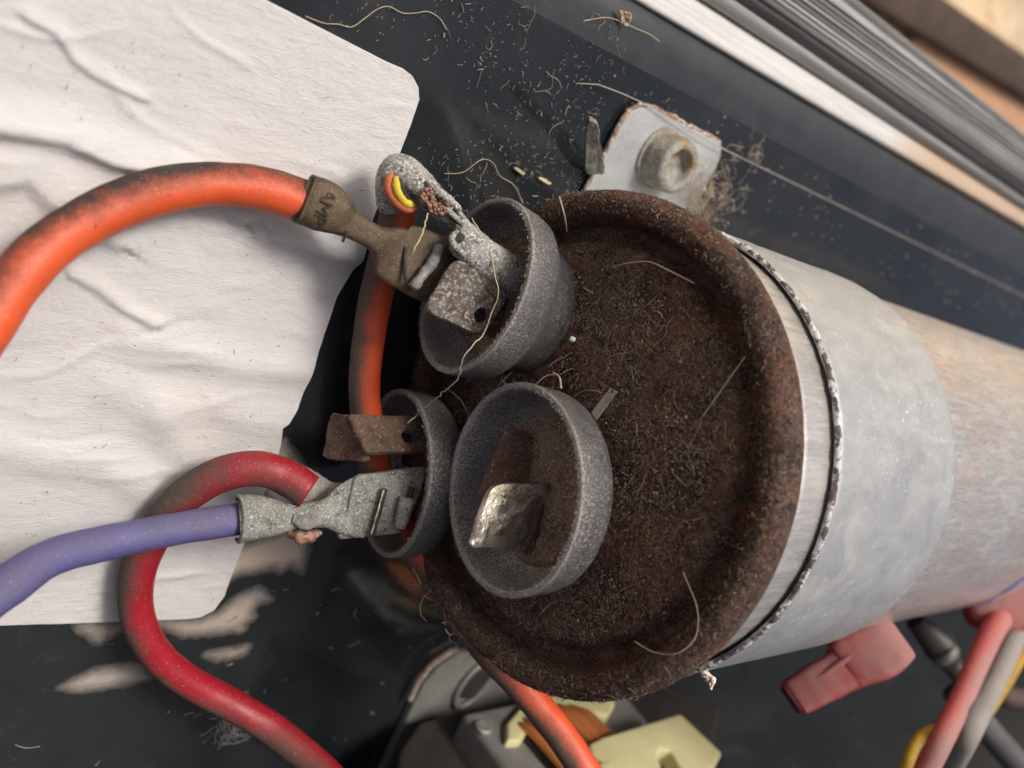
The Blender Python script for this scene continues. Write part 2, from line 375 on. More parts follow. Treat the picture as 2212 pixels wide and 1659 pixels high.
MREDP = m_wire('dusty_red_plastic', (.36, .030, .034), (.24, .125, .112), (-.35, .75, .55), -.25, .85, .9, .65)
def m_copper():
    k = NT('enamelled_copper_winding')
    wv = k.n('ShaderNodeTexWave', Vector=k.map((1, 1, 1), (0, 0, 0)), Scale=9, Distortion=1.2, Detail=2).outputs['Fac']
    col = k.mix(k.noise(4, 4), (.72, .27, .09), (.50, .17, .055))
    return k.out(col, .36, .45, k.bump(k.noise(22, 3), .2, .02))
MCU = m_copper()

# ------------------------------------------------------------------ setting: panel, flange, walls, ground
def seg_d(p, a, b):
    ab = b - a; t = np.clip(((p - a) @ ab) / (ab @ ab), 0, 1); return np.linalg.norm(p - (a + t[:, None] * ab), axis=1)
def inside(P, poly):
    x, y = P[:, 0], P[:, 1]; c = np.zeros(len(P), bool); n = len(poly)
    for i in range(n):
        x1, y1 = poly[i]; x2, y2 = poly[(i + 1) % n]
        cond = ((y1 > y) != (y2 > y)) & (x < (x2 - x1) * (y - y1) / (y2 - y1 + 1e-12) + x1); c ^= cond
    return c
REFL_POLYS = [[(470, 1200), (560, 1165), (600, 1150), (662, 1120), (664, 1180), (655, 1235), (630, 1222), (610, 1232), (585, 1226), (560, 1232), (520, 1238), (485, 1260), (455, 1290)],
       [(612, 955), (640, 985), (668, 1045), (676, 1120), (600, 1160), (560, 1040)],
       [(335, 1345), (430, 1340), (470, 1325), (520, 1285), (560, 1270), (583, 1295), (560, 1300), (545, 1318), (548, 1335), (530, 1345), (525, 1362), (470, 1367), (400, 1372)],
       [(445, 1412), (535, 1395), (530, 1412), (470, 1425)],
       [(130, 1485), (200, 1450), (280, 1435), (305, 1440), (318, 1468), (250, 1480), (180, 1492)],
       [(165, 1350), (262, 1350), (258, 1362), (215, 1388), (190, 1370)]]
ys = np.r_[np.linspace(-9.4, -7.2, 6), np.linspace(-7.0, 0, 150), np.linspace(.2, 3.7, 18)]
xs = np.r_[np.linspace(-16, -5.2, 10), np.linspace(-5, 1.5, 150), np.linspace(1.8, 8, 18), np.linspace(9, 62, 14)]
X, Y = np.meshgrid(xs, ys); V = np.stack([X.ravel(), Y.ravel(), np.full(X.size, ZP)], 1); nx = len(xs)
F = [(j * nx + i, j * nx + i + 1, (j + 1) * nx + i + 1, (j + 1) * nx + i) for j in range(len(ys) - 1) for i in range(nx - 1)]
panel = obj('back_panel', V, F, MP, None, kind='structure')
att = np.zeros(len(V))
for poly in REFL_POLYS:
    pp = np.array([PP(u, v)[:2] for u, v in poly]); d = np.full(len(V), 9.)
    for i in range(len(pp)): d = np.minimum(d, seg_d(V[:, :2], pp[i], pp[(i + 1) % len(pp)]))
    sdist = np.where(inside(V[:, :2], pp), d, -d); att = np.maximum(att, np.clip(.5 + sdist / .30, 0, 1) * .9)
a = panel.data.attributes.new('painted_reflection', 'FLOAT', 'POINT'); a.data.foreach_set('value', att)  # mask of the reflection patches painted on the panel

MFL = NT('smoky_flange_paint'); _k = MFL
MFL = _k.out(_k.mix(_k.ramp(_k.noise(2, 5, .7, co=_k.map((1, 6, 6))), .4, .65), (.030, .034, .037), (.045, .048, .05)), .30, 0, None, .8)
def m_strip(name, c1, c2, rough, metal):
    k = NT(name); s = k.noise(1.5, 6, .75, co=k.map((.35, 9, 9)))
    return k.out(k.mix(k.ramp(s, .38, .62), c1, c2), rough, metal, k.bump(s, .25, .03), .5)
MSTR = m_strip('bright_trim_metal', (.78, .77, .73), (.62, .62, .585), .3, .3)
k = NT('bright_trim_metal'); sx = k.n('ShaderNodeSeparateXYZ', Vector=k.co).outputs[0]; sn = k.noise(1.5, 6, .75, co=k.map((.35, 9, 9)))
col = k.mix(k.ramp(sn, .38, .62), (.78, .77, .73), (.60, .60, .57)); tn = k.ramp(k.mul(k.ramp(sx, 4, 9), k.mul(k.noise(.5, 5), .5), 'ADD'), .7, 1.1)
MSTR = k.out(k.mix(k.mul(tn, .8), col, (.60, .42, .26)), .28, .35, k.bump(sn, .2, .02), .5)  # pale base and tan far end paint in sky and wall reflections
MSTR2 = m_strip('grey_edge_metal', (.33, .33, .32), (.22, .22, .215), .4, .45)
MSTR3 = m_strip('black_groove', (.02, .021, .022), (.045, .045, .045), .45, 0)
MSTR4 = m_strip('brushed_cabinet_metal', (.56, .54, .50), (.36, .355, .34), .42, .3)
MRIB = m_strip('dark_rib_paint', (.10, .10, .10), (.17, .17, .165), .5, .1)
def strip(name, prof, m, parent=None, xa=-14., xb=40., nn=40, kind=None):
    """profile of (y at x=1, y at x=14, z), extruded along the cabinet edge"""
    P = catmull(np.array(prof, float), nn) if len(prof) > 2 else np.array(prof, float)
    xx = np.linspace(xa, xb, 24); V = []
    for x in xx:
        t = (x - 1) / 13.; V.append(np.stack([np.full(len(P), x), P[:, 0] + (P[:, 1] - P[:, 0]) * t, P[:, 2]], 1))
    n = len(P); F = [(i * n + j, (i + 1) * n + j, (i + 1) * n + j + 1, i * n + j + 1) for i in range(len(xx) - 1) for j in range(n - 1)]
    return obj(name, np.vstack(V), F, m, parent, kind=kind)
MFL2 = NT('glossy_flange_paint'); _k = MFL2
MFL2 = _k.out(_k.mix(_k.ramp(_k.noise(2, 5, .7), .4, .65), (.012, .015, .017), (.022, .025, .027)), .34, 0, None, 1.0)
strip('panel_flange', [(3.7, 3.7, -2.5), (3.86, 3.76, -2.503), (4.10, 3.98, -2.525), (4.28, 4.35, -2.60), (4.34, 4.50, -2.72), (4.36, 4.55, -2.9)], MFL2, kind='structure')
trim = thing('cabinet_trim', 'long metal cabinet edge of pale, grey and black strips beyond the black panel', 'metal trim', (1, 4.8, -2.7))
strip('bright_strip', [(4.335, 4.52, -2.75), (4.36, 4.57, -2.62), (4.50, 4.68, -2.62), (4.68, 4.80, -2.66), (4.74, 4.86, -2.72)], MSTR, trim)
strip('grey_ridge', [(4.73, 4.85, -2.72), (4.76, 4.88, -2.60), (4.86, 4.95, -2.55), (4.94, 5.02, -2.62), (4.97, 5.05, -2.95)], MSTR2, trim)
strip('black_groove', [(4.96, 5.04, -3.0), (5.0, 5.10, -2.85), (5.10, 5.22, -2.80), (5.16, 5.3, -2.86), (5.18, 5.32, -3.0)], MSTR3, trim)  # black strip set in the groove beside the grey ridge
strip('side_panel_lip', [(5.16, 5.3, -3.05), (5.18, 5.35, -2.8), (5.30, 5.6, -2.76), (5.37, 5.7, -2.79), (5.41, 5.74, -2.75), (5.47, 5.80, -2.79), (5.52, 5.86, -2.75), (5.56, 5.86, -2.79), (5.62, 5.9, -2.76), (5.80, 5.98, -2.78), (5.83, 6.01, -2.9), (5.80, 5.98, -7.)], MSTR4, trim, nn=90)
for q_ in np.linspace(0, 1, 7):
    y1_, y2_ = 5.24 + .36 * q_, 5.42 + .46 * q_
    strip('dark_rib', [(y1_ - .014, y2_ - .014, -2.80), (y1_ - .008, y2_ - .008, -2.738), (y1_ + .008, y2_ + .008, -2.738), (y1_ + .014, y2_ + .014, -2.80)], MRIB, trim, nn=8)
# far side wall of the compartment
MW = grime('dusty_dark_wall_paint', (.0075, .0105, .0125), (.013, .015, .0165), (.085, .075, .065), .5, 3, .62, .85, .42, 0, 6, .15, .05, (.035, .031, .028), .35, (.54, .8))
V, F = prism([(-16, -9.4, -3.2), (62, -9.4, -3.2), (62, -9.4, 6.5), (-16, -9.4, 6.5)], (0, -1, 0), .3)
obj('compartment_wall', V, F, MW, None, False, kind='structure')
# ground outside
k = NT('sandy_gravel_ground')
col = k.mix(k.ramp(k.noise(.25, 6, .7), .35, .65), (.62, .44, .25), (.52, .38, .235)); col = k.mix(k.ramp(k.voro(.55), .1, .5), col, (.56, .46, .31))
col = k.mix(k.ramp(k.noise(1.2, 5, .7), .55, .7), col, (.26, .18, .11))
MGND = k.out(col, .95, 0, k.bump(k.voro(.55), .6, .5))
obj('ground', [(-2500, -2500, -22), (2500, -2500, -22), (2500, 2500, -22), (-2500, 2500, -22)], [(0, 1, 2, 3)], MGND, None, False, kind='structure')
MTIM = grime('dark_stained_timber', (.045, .030, .021), (.075, .050, .036), (.06, .04, .03), .5, 3, .58, .75, .85, 0, 4, .5, .1)
MPAV = grime('terracotta_paver', (.50, .29, .17), (.44, .25, .15), (.24, .14, .09), .25, 2, .6, .75, .9, 0, 3, .3, .1)
def ground_bar(name, a, b, wd, z0, z1, m, bw=.3):
    a = np.asarray(a, float); b = np.asarray(b, float); d = (b - a) / np.linalg.norm(b - a); n = np.array([-d[1], d[0], 0])
    poly = [(*(a + n * wd / 2)[:2], z0), (*(b + n * wd / 2)[:2], z0), (*(b - n * wd / 2)[:2], z0), (*(a - n * wd / 2)[:2], z0)]
    V, F = prism(poly, (0, 0, 1), z1 - z0); return bevelled(name, V, F, m, None, bw, 2)
pa, pb = PA(1965, 0, 2, -20.5), PA(2212, 160, 2, -20.5); dd = (pb - pa) / np.linalg.norm(pb - pa)
tim = ground_bar('timber_edging', pa - dd * 60, pb + dd * 40, 1.9, -21.99, -20.5, MTIM)
tag(tim, 'dark brown timber edging lying across the sandy ground outside the cabinet', 'timber edging')
qa, qb = PA(1955, 105, 2, -21.3), PA(2212, 275, 2, -21.3); d2 = (qb - qa) / np.linalg.norm(qb - qa)
pav = ground_bar('paving_slab', qa + d2 * .5, qb + d2 * 60, 6.0, -21.99, -21.3, MPAV)
tag(pav, 'terracotta paving slab between the metal cabinet edge and the brown timber', 'paving slab')

# ------------------------------------------------------------------ white label
edge_px = [(868, 147), (889, 163), (902, 188), (904, 215), (888, 262), (860, 335), (812, 452), (775, 541), (768, 565), (752, 596), (726, 640), (706, 700), (690, 745), (664, 815), (640, 880), (618, 912), (606, 918), (604, 960), (600, 985), (572, 1058), (545, 1125), (500, 1240), (484, 1286), (462, 1316), (432, 1332), (398, 1337)]
E2 = np.array([PP(u, v)[:2] for u, v in edge_px]); ordr = np.argsort(E2[:, 1]); E2 = E2[ordr]
yb, yt = E2[0, 1], E2[-1, 1]
tt = np.linspace(0, 1, 300); yy = yb + (yt - yb) * (tt - .06 * np.sin(2 * np.pi * tt))
EX = np.interp(yy, E2[:, 1], E2[:, 0])
def ridge_h(P, pts, wd, amp, asym=.35):
    pts = np.array([PP(u, v)[:2] for u, v in pts]); out = np.zeros(len(P))
    for i in range(len(pts) - 1):
        a, b = pts[i], pts[i + 1]; ab = b - a; L = ab @ ab; t = ((P - a) @ ab) / L; tc = np.clip(t, 0, 1)
        d = P - (a + tc[:, None] * ab); n = np.array([-ab[1], ab[0]]) / math.sqrt(L); sgn = d @ n; ds = np.linalg.norm(d, axis=1) * np.sign(sgn)
        w_ = np.where(ds > 0, wd, wd * asym); out = np.maximum(out, np.exp(-(ds / w_) ** 2))
    return amp * out
V = []; nu = 300
for j, y in enumerate(yy):
    u = np.linspace(0, 1, nu); u = 1 - (1 - u) ** 1.25; x = -6.6 + (EX[j] + 6.6) * u; V.append(np.stack([x, np.full(nu, y), np.zeros(nu)], 1))
V = np.vstack(V); V[:, 1] += .067 * np.maximum(0, -2 - V[:, 0]); P2 = V[:, :2]
h = np.full(len(V), .018)
h += ridge_h(P2, [(-60, 268), (60, 285), (140, 300), (240, 345), (330, 365), (420, 380), (480, 420), (520, 470)], .20, .10, .35)
h += ridge_h(P2, [(-40, 395), (60, 380), (110, 430), (180, 470), (250, 520)], .25, .065)
h += ridge_h(P2, [(600, 500), (660, 525), (720, 545), (775, 548)], .24, .12, .5)
h += ridge_h(P2, [(280, 735), (360, 752), (440, 768), (520, 790), (600, 795), (660, 800)], .20, .055, .9)
h += ridge_h(P2, [(240, 835), (350, 880), (460, 872), (560, 905), (612, 915)], .24, .045, .9)
h += ridge_h(P2, [(-20, 960), (90, 985), (200, 1000), (300, 1040), (350, 1080)], .22, .05, .9)
h += ridge_h(P2, [(150, 590), (210, 622), (260, 660), (330, 700)], .10, .04)
h += ridge_h(P2, [(60, 40), (120, 70), (160, 130), (200, 160), (300, 210)], .08, .035)
h += ridge_h(P2, [(340, 895), (390, 960), (420, 1010)], .25, .06, .9)
h += .008 * np.array([nz((p[0], p[1] * 2.2, 3.3), .8, 3) for p in P2])
h += .0025 * np.array([nz((p[0] * 1.6, p[1] * 3.5, 8.1), 3.2, 4) for p in P2])
rl = random.Random(5)
for _ in range(46):
    cx, cy = rl.uniform(-5.2, -1.7), rl.uniform(-3.6, 2.4); an = math.radians(rl.gauss(-4, 16)); ln = rl.uniform(.12, .55); wd = rl.uniform(.035, .06); am = rl.uniform(.006, .016) * rl.choice((1, 1, 1, -1))
    dx, dy = P2[:, 0] - cx, P2[:, 1] - cy; al = dx * math.cos(an) + dy * math.sin(an); ac = -dx * math.sin(an) + dy * math.cos(an) + .12 * np.sin(al * 5 + cx) * ln
    h += am * np.exp(-(ac / wd) ** 2) * np.clip(1.4 - np.abs(al) / ln, 0, 1)
h = np.maximum(h, .012)
V[:, 2] = ZP + h
n0 = len(V); n_ = len(yy)
F = [(j * nu + i, j * nu + i + 1, (j + 1) * nu + i + 1, (j + 1) * nu + i) for j in range(n_ - 1) for i in range(nu - 1)]
per = [j * nu + nu - 1 for j in range(n_)]; bot = list(range(nu)); top = list(range((n_ - 1) * nu, n_ * nu))
loop = bot + per[1:] + top[::-1][1:]
low = V[loop].copy(); low[:, 2] -= .03; V = np.vstack([V, low])
for i in range(len(loop) - 1): F.append((loop[i], n0 + i, n0 + i + 1, loop[i + 1]))
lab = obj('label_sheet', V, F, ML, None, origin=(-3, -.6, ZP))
tag(lab, 'large wrinkled white blank label with rounded corners stuck on the black panel', 'label')

# ------------------------------------------------------------------ capacitor
AX = np.array([-1., 0, 0])                       # out of the can, towards the camera
cap = thing('capacitor', 'round aluminium capacitor with rusty brown lid and three black plastic cups', 'capacitor', (0, 0, ZP))
V, F = lathe([(-14, .01), (-14, 2.2), (-13.85, 2.36), (-8, 2.36), (-4.5, 2.36), (-3, 2.36), (-1.5, 2.365), (-.9, 2.37), (-.4, 2.375), (-.16, 2.38), (-.14, 2.30), (-.3, 2.28), (-.32, .01)], (0, 0, 0), AX, 128)
can = obj('can', V, F, MC, cap)
bl = []
# blue printed stripe far down the can
MBP = grime('blue_print', (.03, .10, .42), (.05, .16, .5), (.6, .6, .6), 3, 8, .6, .7, .6)
def can_patch(poly_px, r):
    out = []
    for u, v in poly_px:
        d = ray(u, v); o = CAM; A_ = d[1] ** 2 + d[2] ** 2; B_ = o[1] * d[1] + o[2] * d[2]; C_ = o[1] ** 2 + o[2] ** 2 - r * r
        disc = max(B_ * B_ - A_ * C_, 0); t = (-B_ - math.sqrt(disc)) / A_; out.append(o + d * t)
    return np.array(out)
up_ = catmull(np.array([(2112, 1307), (2150, 1290), (2180, 1271), (2212, 1248), (2250, 1220)], float), 24); dn_ = catmull(np.array([(2116, 1309), (2155, 1299), (2185, 1288), (2212, 1277), (2250, 1262)], float), 24)
V = np.vstack([can_patch(up_, 2.368), can_patch(dn_, 2.368)]); F = [(i, i + 1, 25 + i, 24 + i) for i in range(23)]
obj('printed_stripe', V, F, MBP, cap, label='blue printed stripe far down the can')
# lid (domed, rough) and rim (rolled)
def polar(name, prof, nr, nt_, amp, m, parent, s=6., amp2=0.0):
    P = catmull(np.array(prof, float), nr); V = []; th = np.linspace(0, 2 * np.pi, nt_, endpoint=False)
    for x, r in P:
        for a in th:
            y, z = r * math.cos(a), r * math.sin(a)
            n = amp * nz((x, y, z), s, 4) + amp2 * nz((x + 5, y, z), 22, 3); V.append((x - n, y * (1 + .25 * n / max(r, .4)), z * (1 + .25 * n / max(r, .4))))
    F = []
    for i in range(nr - 1):
        for j in range(nt_):
            k = (j + 1) % nt_; F.append((i * nt_ + j, (i + 1) * nt_ + j, (i + 1) * nt_ + k, i * nt_ + k))
    return obj(name, V, F, m, parent)
LIDP = [(-.25, .01), (-.245, .5), (-.235, 1.0), (-.21, 1.5), (-.185, 1.85), (-.15, 1.98), (-.02, 2.06), (.02, 2.11), (.02, 2.16)]
lid = polar('lid', LIDP, 110, 260, .022, MR, cap, 2.6, .012)
RIMP = [(.03, 2.14), (.0, 2.20), (-.12, 2.24), (-.235, 2.30), (-.28, 2.39), (-.245, 2.485), (-.12, 2.55), (0., 2.54), (.06, 2.48), (.085, 2.38)]
rim = polar('rim', RIMP, 44, 420, .010, MRR, cap, 3.5, .007)
MEDGE = grime('stained_seam_edge', (.22, .175, .125), (.33, .29, .23), (.12, .07, .05), 3, 20, .58, .7, .8)
V, F = lathe([(-.05, 2.40), (-.05, 2.475), (-.115, 2.46), (-.13, 2.385)], (0, 0, 0), AX, 160, True)
obj('seam', V, F, MEDGE, cap)
# cups with blades
CUPS = [((-.92, 1.0, -1.32), (-.97, .10, -.21), .88), ((-.71, -1.39, -1.57), (-.97, -.10, -.21), .80), ((-.83, -.48, .19), (-.99, -.04, -.12), .76)]
CSC = (1., 1., 1.096)
cups = []
MBOSS = m_rust('copper_coloured_boss', .4)
for ci, (c, n, L) in enumerate(CUPS):
    c = np.array(c); n = np.array(n) / np.linalg.norm(n)
    rb = (.70, .64, .56)[ci]; cs = CSC[ci]
    prof = [(-L, rb - .1, 0), (-L + .03, rb, 0), (-.62, rb + .005, .05), (-.54, rb + .03, .05), (-.48, .77, .1), (-.43, .85, .1), (-.37, .90, .12), (-.30, .918, .14), (-.18, .928, .18), (-.03, .945, .3), (-.006, .942, .8), (.002, .932, 1), (.002, .892, 1), (-.006, .884, .9), (-.03, .876, .5), (-.15, .855, .42), (-.25, .81, .45), (-.33, .75, .5), (-.40, .62, .6), (-.43, .42, .6), (-.435, .2, .6), (-.436, .01, .6)]
    V, F = lathe([(p[0] * cs, p[1] * cs) for p in prof], c, n, 112)
    cu = obj('terminal_cup', V, F, MCUP, cap); at_ = cu.data.attributes.new('dust', 'FLOAT', 'POINT'); at_.data.foreach_set('value', np.repeat([p[2] for p in prof], 112)); roughen(cu, .0025, 10, 3); cups.append(cu)
    V, F = lathe([(t_ * cs, r_) for t_, r_ in ((-L - .30, rb + .34), (-L - .16, rb + .26), (-L - .05, rb + .14), (-L + .04, rb + .06), (-L + .06, rb - .1))], c, n, 64); b_ = obj('boss', V, F, MBOSS, cu); roughen(b_, .03, 3, 4)
MFLOOR = grime('dusty_cup_floor', (.13, .085, .065), (.22, .16, .125), (.40, .33, .27), 3, 40, .53, .62, .9, 0, 26, .8, .04, (.10, .04, .025), 4)
for ci, (c, n, L) in enumerate(CUPS):
    c = np.array(c); n = np.array(n) / np.linalg.norm(n); cs = CSC[ci]
    V, F = lathe([(-.45 * cs, .01), (-.43 * cs, .69 * cs), (-.36 * cs, .68 * cs), (-.38 * cs, .60 * cs), (-.395 * cs, .4 * cs), (-.385 * cs, .01)], c, n, 48); o = obj('floor_dirt', V, F, MFLOOR, cups[ci]); roughen(o, .03, 5, 4)
def add_blade(cup, c4, m, th=.08, rr=(.14, .14), hole=None, label=None, rgh=.012):
    V, F = plate(c4, th, rr, hole); o = obj('blade_terminal', V, F, m, cup, label=label); autosmooth(o, 50); roughen(o, rgh, 9, 4); return o
# cup one
add_blade(cups[0], [PD(980, 557, 9.18), PD(1112, 610, 9.55), PD(1040, 728, 9.40), PD(911, 672, 9.0)], MBLADE, .09, (.16, .16), (.80, .30, .125, .13), 'pitted grey rusty blade terminal with a round hole')
add_blade(cups[0], [PD(1010, 655, 9.62), PD(1120, 640, 9.85), PD(1080, 735, 9.80), PD(1000, 700, 9.6)], MBLADE3, .08, (.1, .1))
# cup two
add_blade(cups[1], [PD(748, 897, 10.02), PD(920, 903, 10.55), PD(920, 980, 10.40), PD(787, 980, 9.90)], MBLADE2, .08, (.06, .10), (.72, .42, .115, .19), 'brown rusted blade terminal with a hole')
add_blade(cups[1], [PD(722, 892, 10.25), PD(752, 897, 10.06), PD(800, 998, 10.12), PD(700, 992, 10.32)], MBLADE3, .08, (.14, .14))
# cup three
c4 = lambda x, y: (603.5 + .3472 * x, 768.0 + .3472 * y)
add_blade(cups[2], [PD(*c4(1420, 425), 9.54), PD(*c4(1790, 600), 9.84), PD(*c4(1790, 930), 9.80), PD(*c4(1215, 890), 9.45)], MBLADE3, .10, (.08, .10), None, 'dark rusted base plate')
add_blade(cups[2], [PD(*c4(1660, 830), 9.37), PD(*c4(1790, 840), 9.59), PD(*c4(1640, 1240), 9.58), PD(*c4(1500, 1230), 9.34)], MBLADE3, .08, (.2, .1))
V, F = plate([PD(*c4(1310, 795), 8.99), PD(*c4(1745, 795), 9.40), PD(*c4(1500, 1195), 9.45), PD(*c4(1160, 1205), 8.79)], .09, (.16, .14))
o = obj('blade_terminal', V, F, MSHINY, cups[2], label='worn shiny brass blade terminal'); autosmooth(o, 50); roughen(o, .02, 4, 3)

# ------------------------------------------------------------------ strap
st = thing('mounting_strap', 'galvanised metal strap around the aluminium can with a screwed tab', 'strap', (2.2, 2.6, ZP))
x1, x2, r0, r1 = .83, 3.64, 2.40, 2.455
prof = []
for a in np.linspace(-100, 0, 70): prof.append((math.sin(math.radians(-a)) , 0))
arc = [(math.cos(t), math.sin(t)) for t in np.linspace(-.66, math.pi * 1.0, 170)]
pin = [(r0 * c, r0 * s) for c, s in arc]; pout = [(r1 * c, r1 * s) for c, s in arc]
leg = np.linspace(-2.28, -.05, 14); y0_, z0_ = r0 * math.cos(.66), -r0 * math.sin(.66)
fall = [(y0_ + .10 * (1 - t), -2.42 + (z0_ - .06 + 2.42) * t) for t in np.linspace(0, 1, 8)]
pin = [(y, z) for y, z in fall] + pin + [(-r0, z) for z in leg[::-1]]
pout = [(y + .055, z) for y, z in fall] + pout + [(-r1, z) for z in leg[::-1]]
V = []; n = len(pin); rows = [(x1, pin, 0), (x1, pout, 0), (x1 + .02, pout, 1)] ; seq = []
xsx = np.r_[x1, x1 + .02, np.linspace(x1 + .1, x2 - .1, 26), x2 - .02, x2]
for i, x in enumerate(xsx):
    e = .012 if i in (0, len(xsx) - 1) else 0
    seq.append([(x, y * (1 - e / 2.4), z * (1 - e / 2.4)) for y, z in pout])
seq.append([(x2, y, z) for y, z in pin]); seq.append([(x1, y, z) for y, z in pin]); V = [p for r_ in seq for p in r_]
V = [((lambda t: p[0] + t * ((.5 if p[0] < 2.2 else -.36)) * (1 if p[1] > 0 else 0))(min(max((-p[2] - .6) / 1.2, 0), 1)), p[1], p[2]) for p in V]
V = [(p[0] + .012 * nz((p[0], p[1] * 3, p[2] * 3), 1.5), *(np.array(p[1:]) * (1 + .003 * nz(p, 1.7)))) for p in V]
F = []; q = len(seq)
for i in range(q):
    i2 = (i + 1) % q
    for j in range(n - 1): F.append((i * n + j, i * n + j + 1, i2 * n + j + 1, i2 * n + j))
band = autosmooth(obj('band', V, F, MG, st), 40)
MOX = grime('white_oxide_crust', (.085, .065, .065), (.20, .165, .165), (.74, .72, .73), 8, 9, .47, .55, .85, 0, 20, 1, .05)
P = [(x1 - .004, r1 * math.cos(t) * .993, r1 * math.sin(t) * .993) for t in np.linspace(-.45, math.pi + .1, 200)]
V, F = tube(P, .027, 400, 8); ox = obj('oxidised_edge', V, F, MOX, band); roughen(ox, .016, 12, 4)
# tab on the panel with corner radius and a rolled root
tabpoly = rrect(2.05, 1.45, .32, 7) + np.array([2.30, 2.63])
V, F = prism([(p[0] + .10 * (p[1] - 2.8), p[1], ZP + .012) for p in tabpoly], (0, 0, 1), .10)
tab = bevelled('mounting_tab', V, F, MG, st, .025, 2)
P = [(p[0] + .10 * (p[1] - 2.8), p[1], ZP + .075) for p in rrect(2.06, 1.46, .32, 10) + np.array([2.30, 2.63])]
MRE = grime('rust_stained_edge', (.20, .12, .085), (.33, .25, .20), (.62, .58, .55), 6, 16, .52, .64, .9, 0, 20, 1, .04)
V, F = tube([*P, P[0]], .034, 240, 8); e_ = obj('rusty_edge', V, F, MRE, tab); roughen(e_, .03, 8, 4)
sc_ = PA(1424, 342, 2, ZP + .11)
prof = [(0, .40), (.03, .40), (.045, .385), (.05, .35), (.30, .345), (.35, .335), (.375, .30), (.375, .25), (.36, .225), (.25, .195), (.22, .15), (.215, .01)]
V, F = lathe([tuple(p) for p in catmull(np.array(prof), 46)], sc_, (0, 0, 1), 48)
scr = obj('screw', V, F, MSCREW, tab); roughen(scr, .018, 6, 4)
V, F = plate([PP(1266, 246, .75), PP(1290, 258, .72), PP(1308, 372, .06), PP(1262, 372, .05)], .05, (.36, .16), None, 10, .03); V = np.array(V)  # solid sliver stands in for the tab mirrored in the panel
MSLV = grime('dull_grey_reflection', (.13, .125, .12), (.22, .215, .20), (.40, .38, .34), 6, 30, .56, .7, .75, .2)
sl = obj('reflection_sliver', V, F, MSLV, None, origin=PP(1283, 382, 0)); tag(sl, 'thin upright grey sliver shaped as the reflection of the strap tab', 'reflection sliver'); roughen(sl, .02, 7)

# ------------------------------------------------------------------ wires and connectors
def wire_thing(name, label, cat, base): return thing(name, label, cat, base)
# front orange wire
wa = thing('orange_wire', 'thick orange wire arching over the white label to a brown stamped connector', 'wire', PP(200, 560, .3))
P = [PD(-160, 900, 7.15), PD(-60, 745, 7.3), PD(20, 625, 7.45), PD(110, 530, 7.65), PD(230, 455, 7.95), PD(350, 412, 8.2), PD(460, 398, 8.45), PD(570, 408, 8.68), PD(676, 440, 8.9)]
V, F = tube(P, [.215, .213, .205, .20, .20, .20, .20, .20, .198], 120, 32); ins = obj('insulation', V, F, MO, wa); roughen(ins, .012, 1.4)
def sec(u, v, d, hw, th): return (PD(u, v, d), pxr(hw, d), th)
S1 = [sec(655, 428, 8.87, 55, .20), sec(672, 436, 8.88, 56, .205), sec(702, 447, 8.92, 56, .195), sec(728, 462, 8.97, 47, .17), sec(752, 480, 9.03, 34, .12), sec(785, 500, 9.10, 28, .10), sec(815, 517, 9.17, 30, .10), sec(838, 532, 9.24, 50, .07), sec(856, 545, 9.28, 66, .06), sec(890, 560, 9.34, 72, .06), sec(925, 576, 9.42, 74, .06), sec(980, 600, 9.6, 72, .06)]
V, F = loft(S1, 90, 36, 3.0); con = obj('connector', V, F, MBRASS, wa, label='brown tarnished crimp connector stamped AMP'); roughen(con, .007, 5, 3)
V, F = tube([PD(672, 385, 8.75), PD(683, 388, 8.66), PD(668, 425, 8.655), PD(650, 470, 8.68), PD(640, 476, 8.74)], .022, 40, 8); obj('crimp_lip', V, F, MBRASS, con)
MRIDGE = grime('grey_ridge_metal', (.16, .16, .155), (.24, .24, .225), (.33, .32, .3), 6, 30, .56, .7, .7, .3)
V, F = tube([PD(892, 622, 9.24), PD(915, 590, 9.27), PD(935, 565, 9.30), PD(950, 530, 9.34)], .05, 30, 10); o = obj('raised_ridge', V, F, MRIDGE, con); roughen(o, .02, 8)
V, F = tube([PD(876, 533, 9.235), PD(874, 560, 9.235), PD(876, 606, 9.235)], .018, 20, 8); obj('fold_line', V, F, MDARK, con)
V, F = tube([PD(752, 500, 8.905), PD(745, 512, 8.905), PD(740, 522, 8.92)], .014, 14, 6); obj('fold_line', V, F, MDARK, con)
# stamped letters run round the barrel, tops towards the neck
fc = bpy.data.curves.new('stamped_lettering', 'FONT'); fc.body = 'AMP'; fc.size = .19; fc.extrude = .004; fc.space_character = .92; fc.align_x = 'CENTER'; fc.align_y = 'CENTER'
fo = bpy.data.objects.new('tmp', fc); COL.objects.link(fo); dg = bpy.context.evaluated_depsgraph_get()
fm = bpy.data.meshes.new_from_object(fo.evaluated_get(dg)); bpy.data.objects.remove(fo)
pc = PD(700, 446, 8.712); yv = PD(735, 462, 8.77) - PD(672, 436, 8.70); yv /= np.linalg.norm(yv)
xv = PD(678, 490, 8.74) - PD(722, 402, 8.72); xv -= yv * (xv @ yv); xv /= np.linalg.norm(xv); nv = np.cross(xv, yv)
LV = []
for v in fm.vertices:
    a = v.co.x / .30; LV.append(pc + xv * .30 * math.sin(a) + yv * v.co.y + nv * (v.co.z + .30 * (math.cos(a) - 1) * .75))
MSTAMP_SHADOW = grime('stamped_shadow_line', (.035, .024, .016), (.05, .035, .022), (.08, .06, .04), 5, 30, .6, .75, .9)
obj('stamped_lettering', LV, [tuple(p.vertices) for p in fm.polygons], MSTAMP_SHADOW, con, False, label='letters AMP stamped into the barrel')

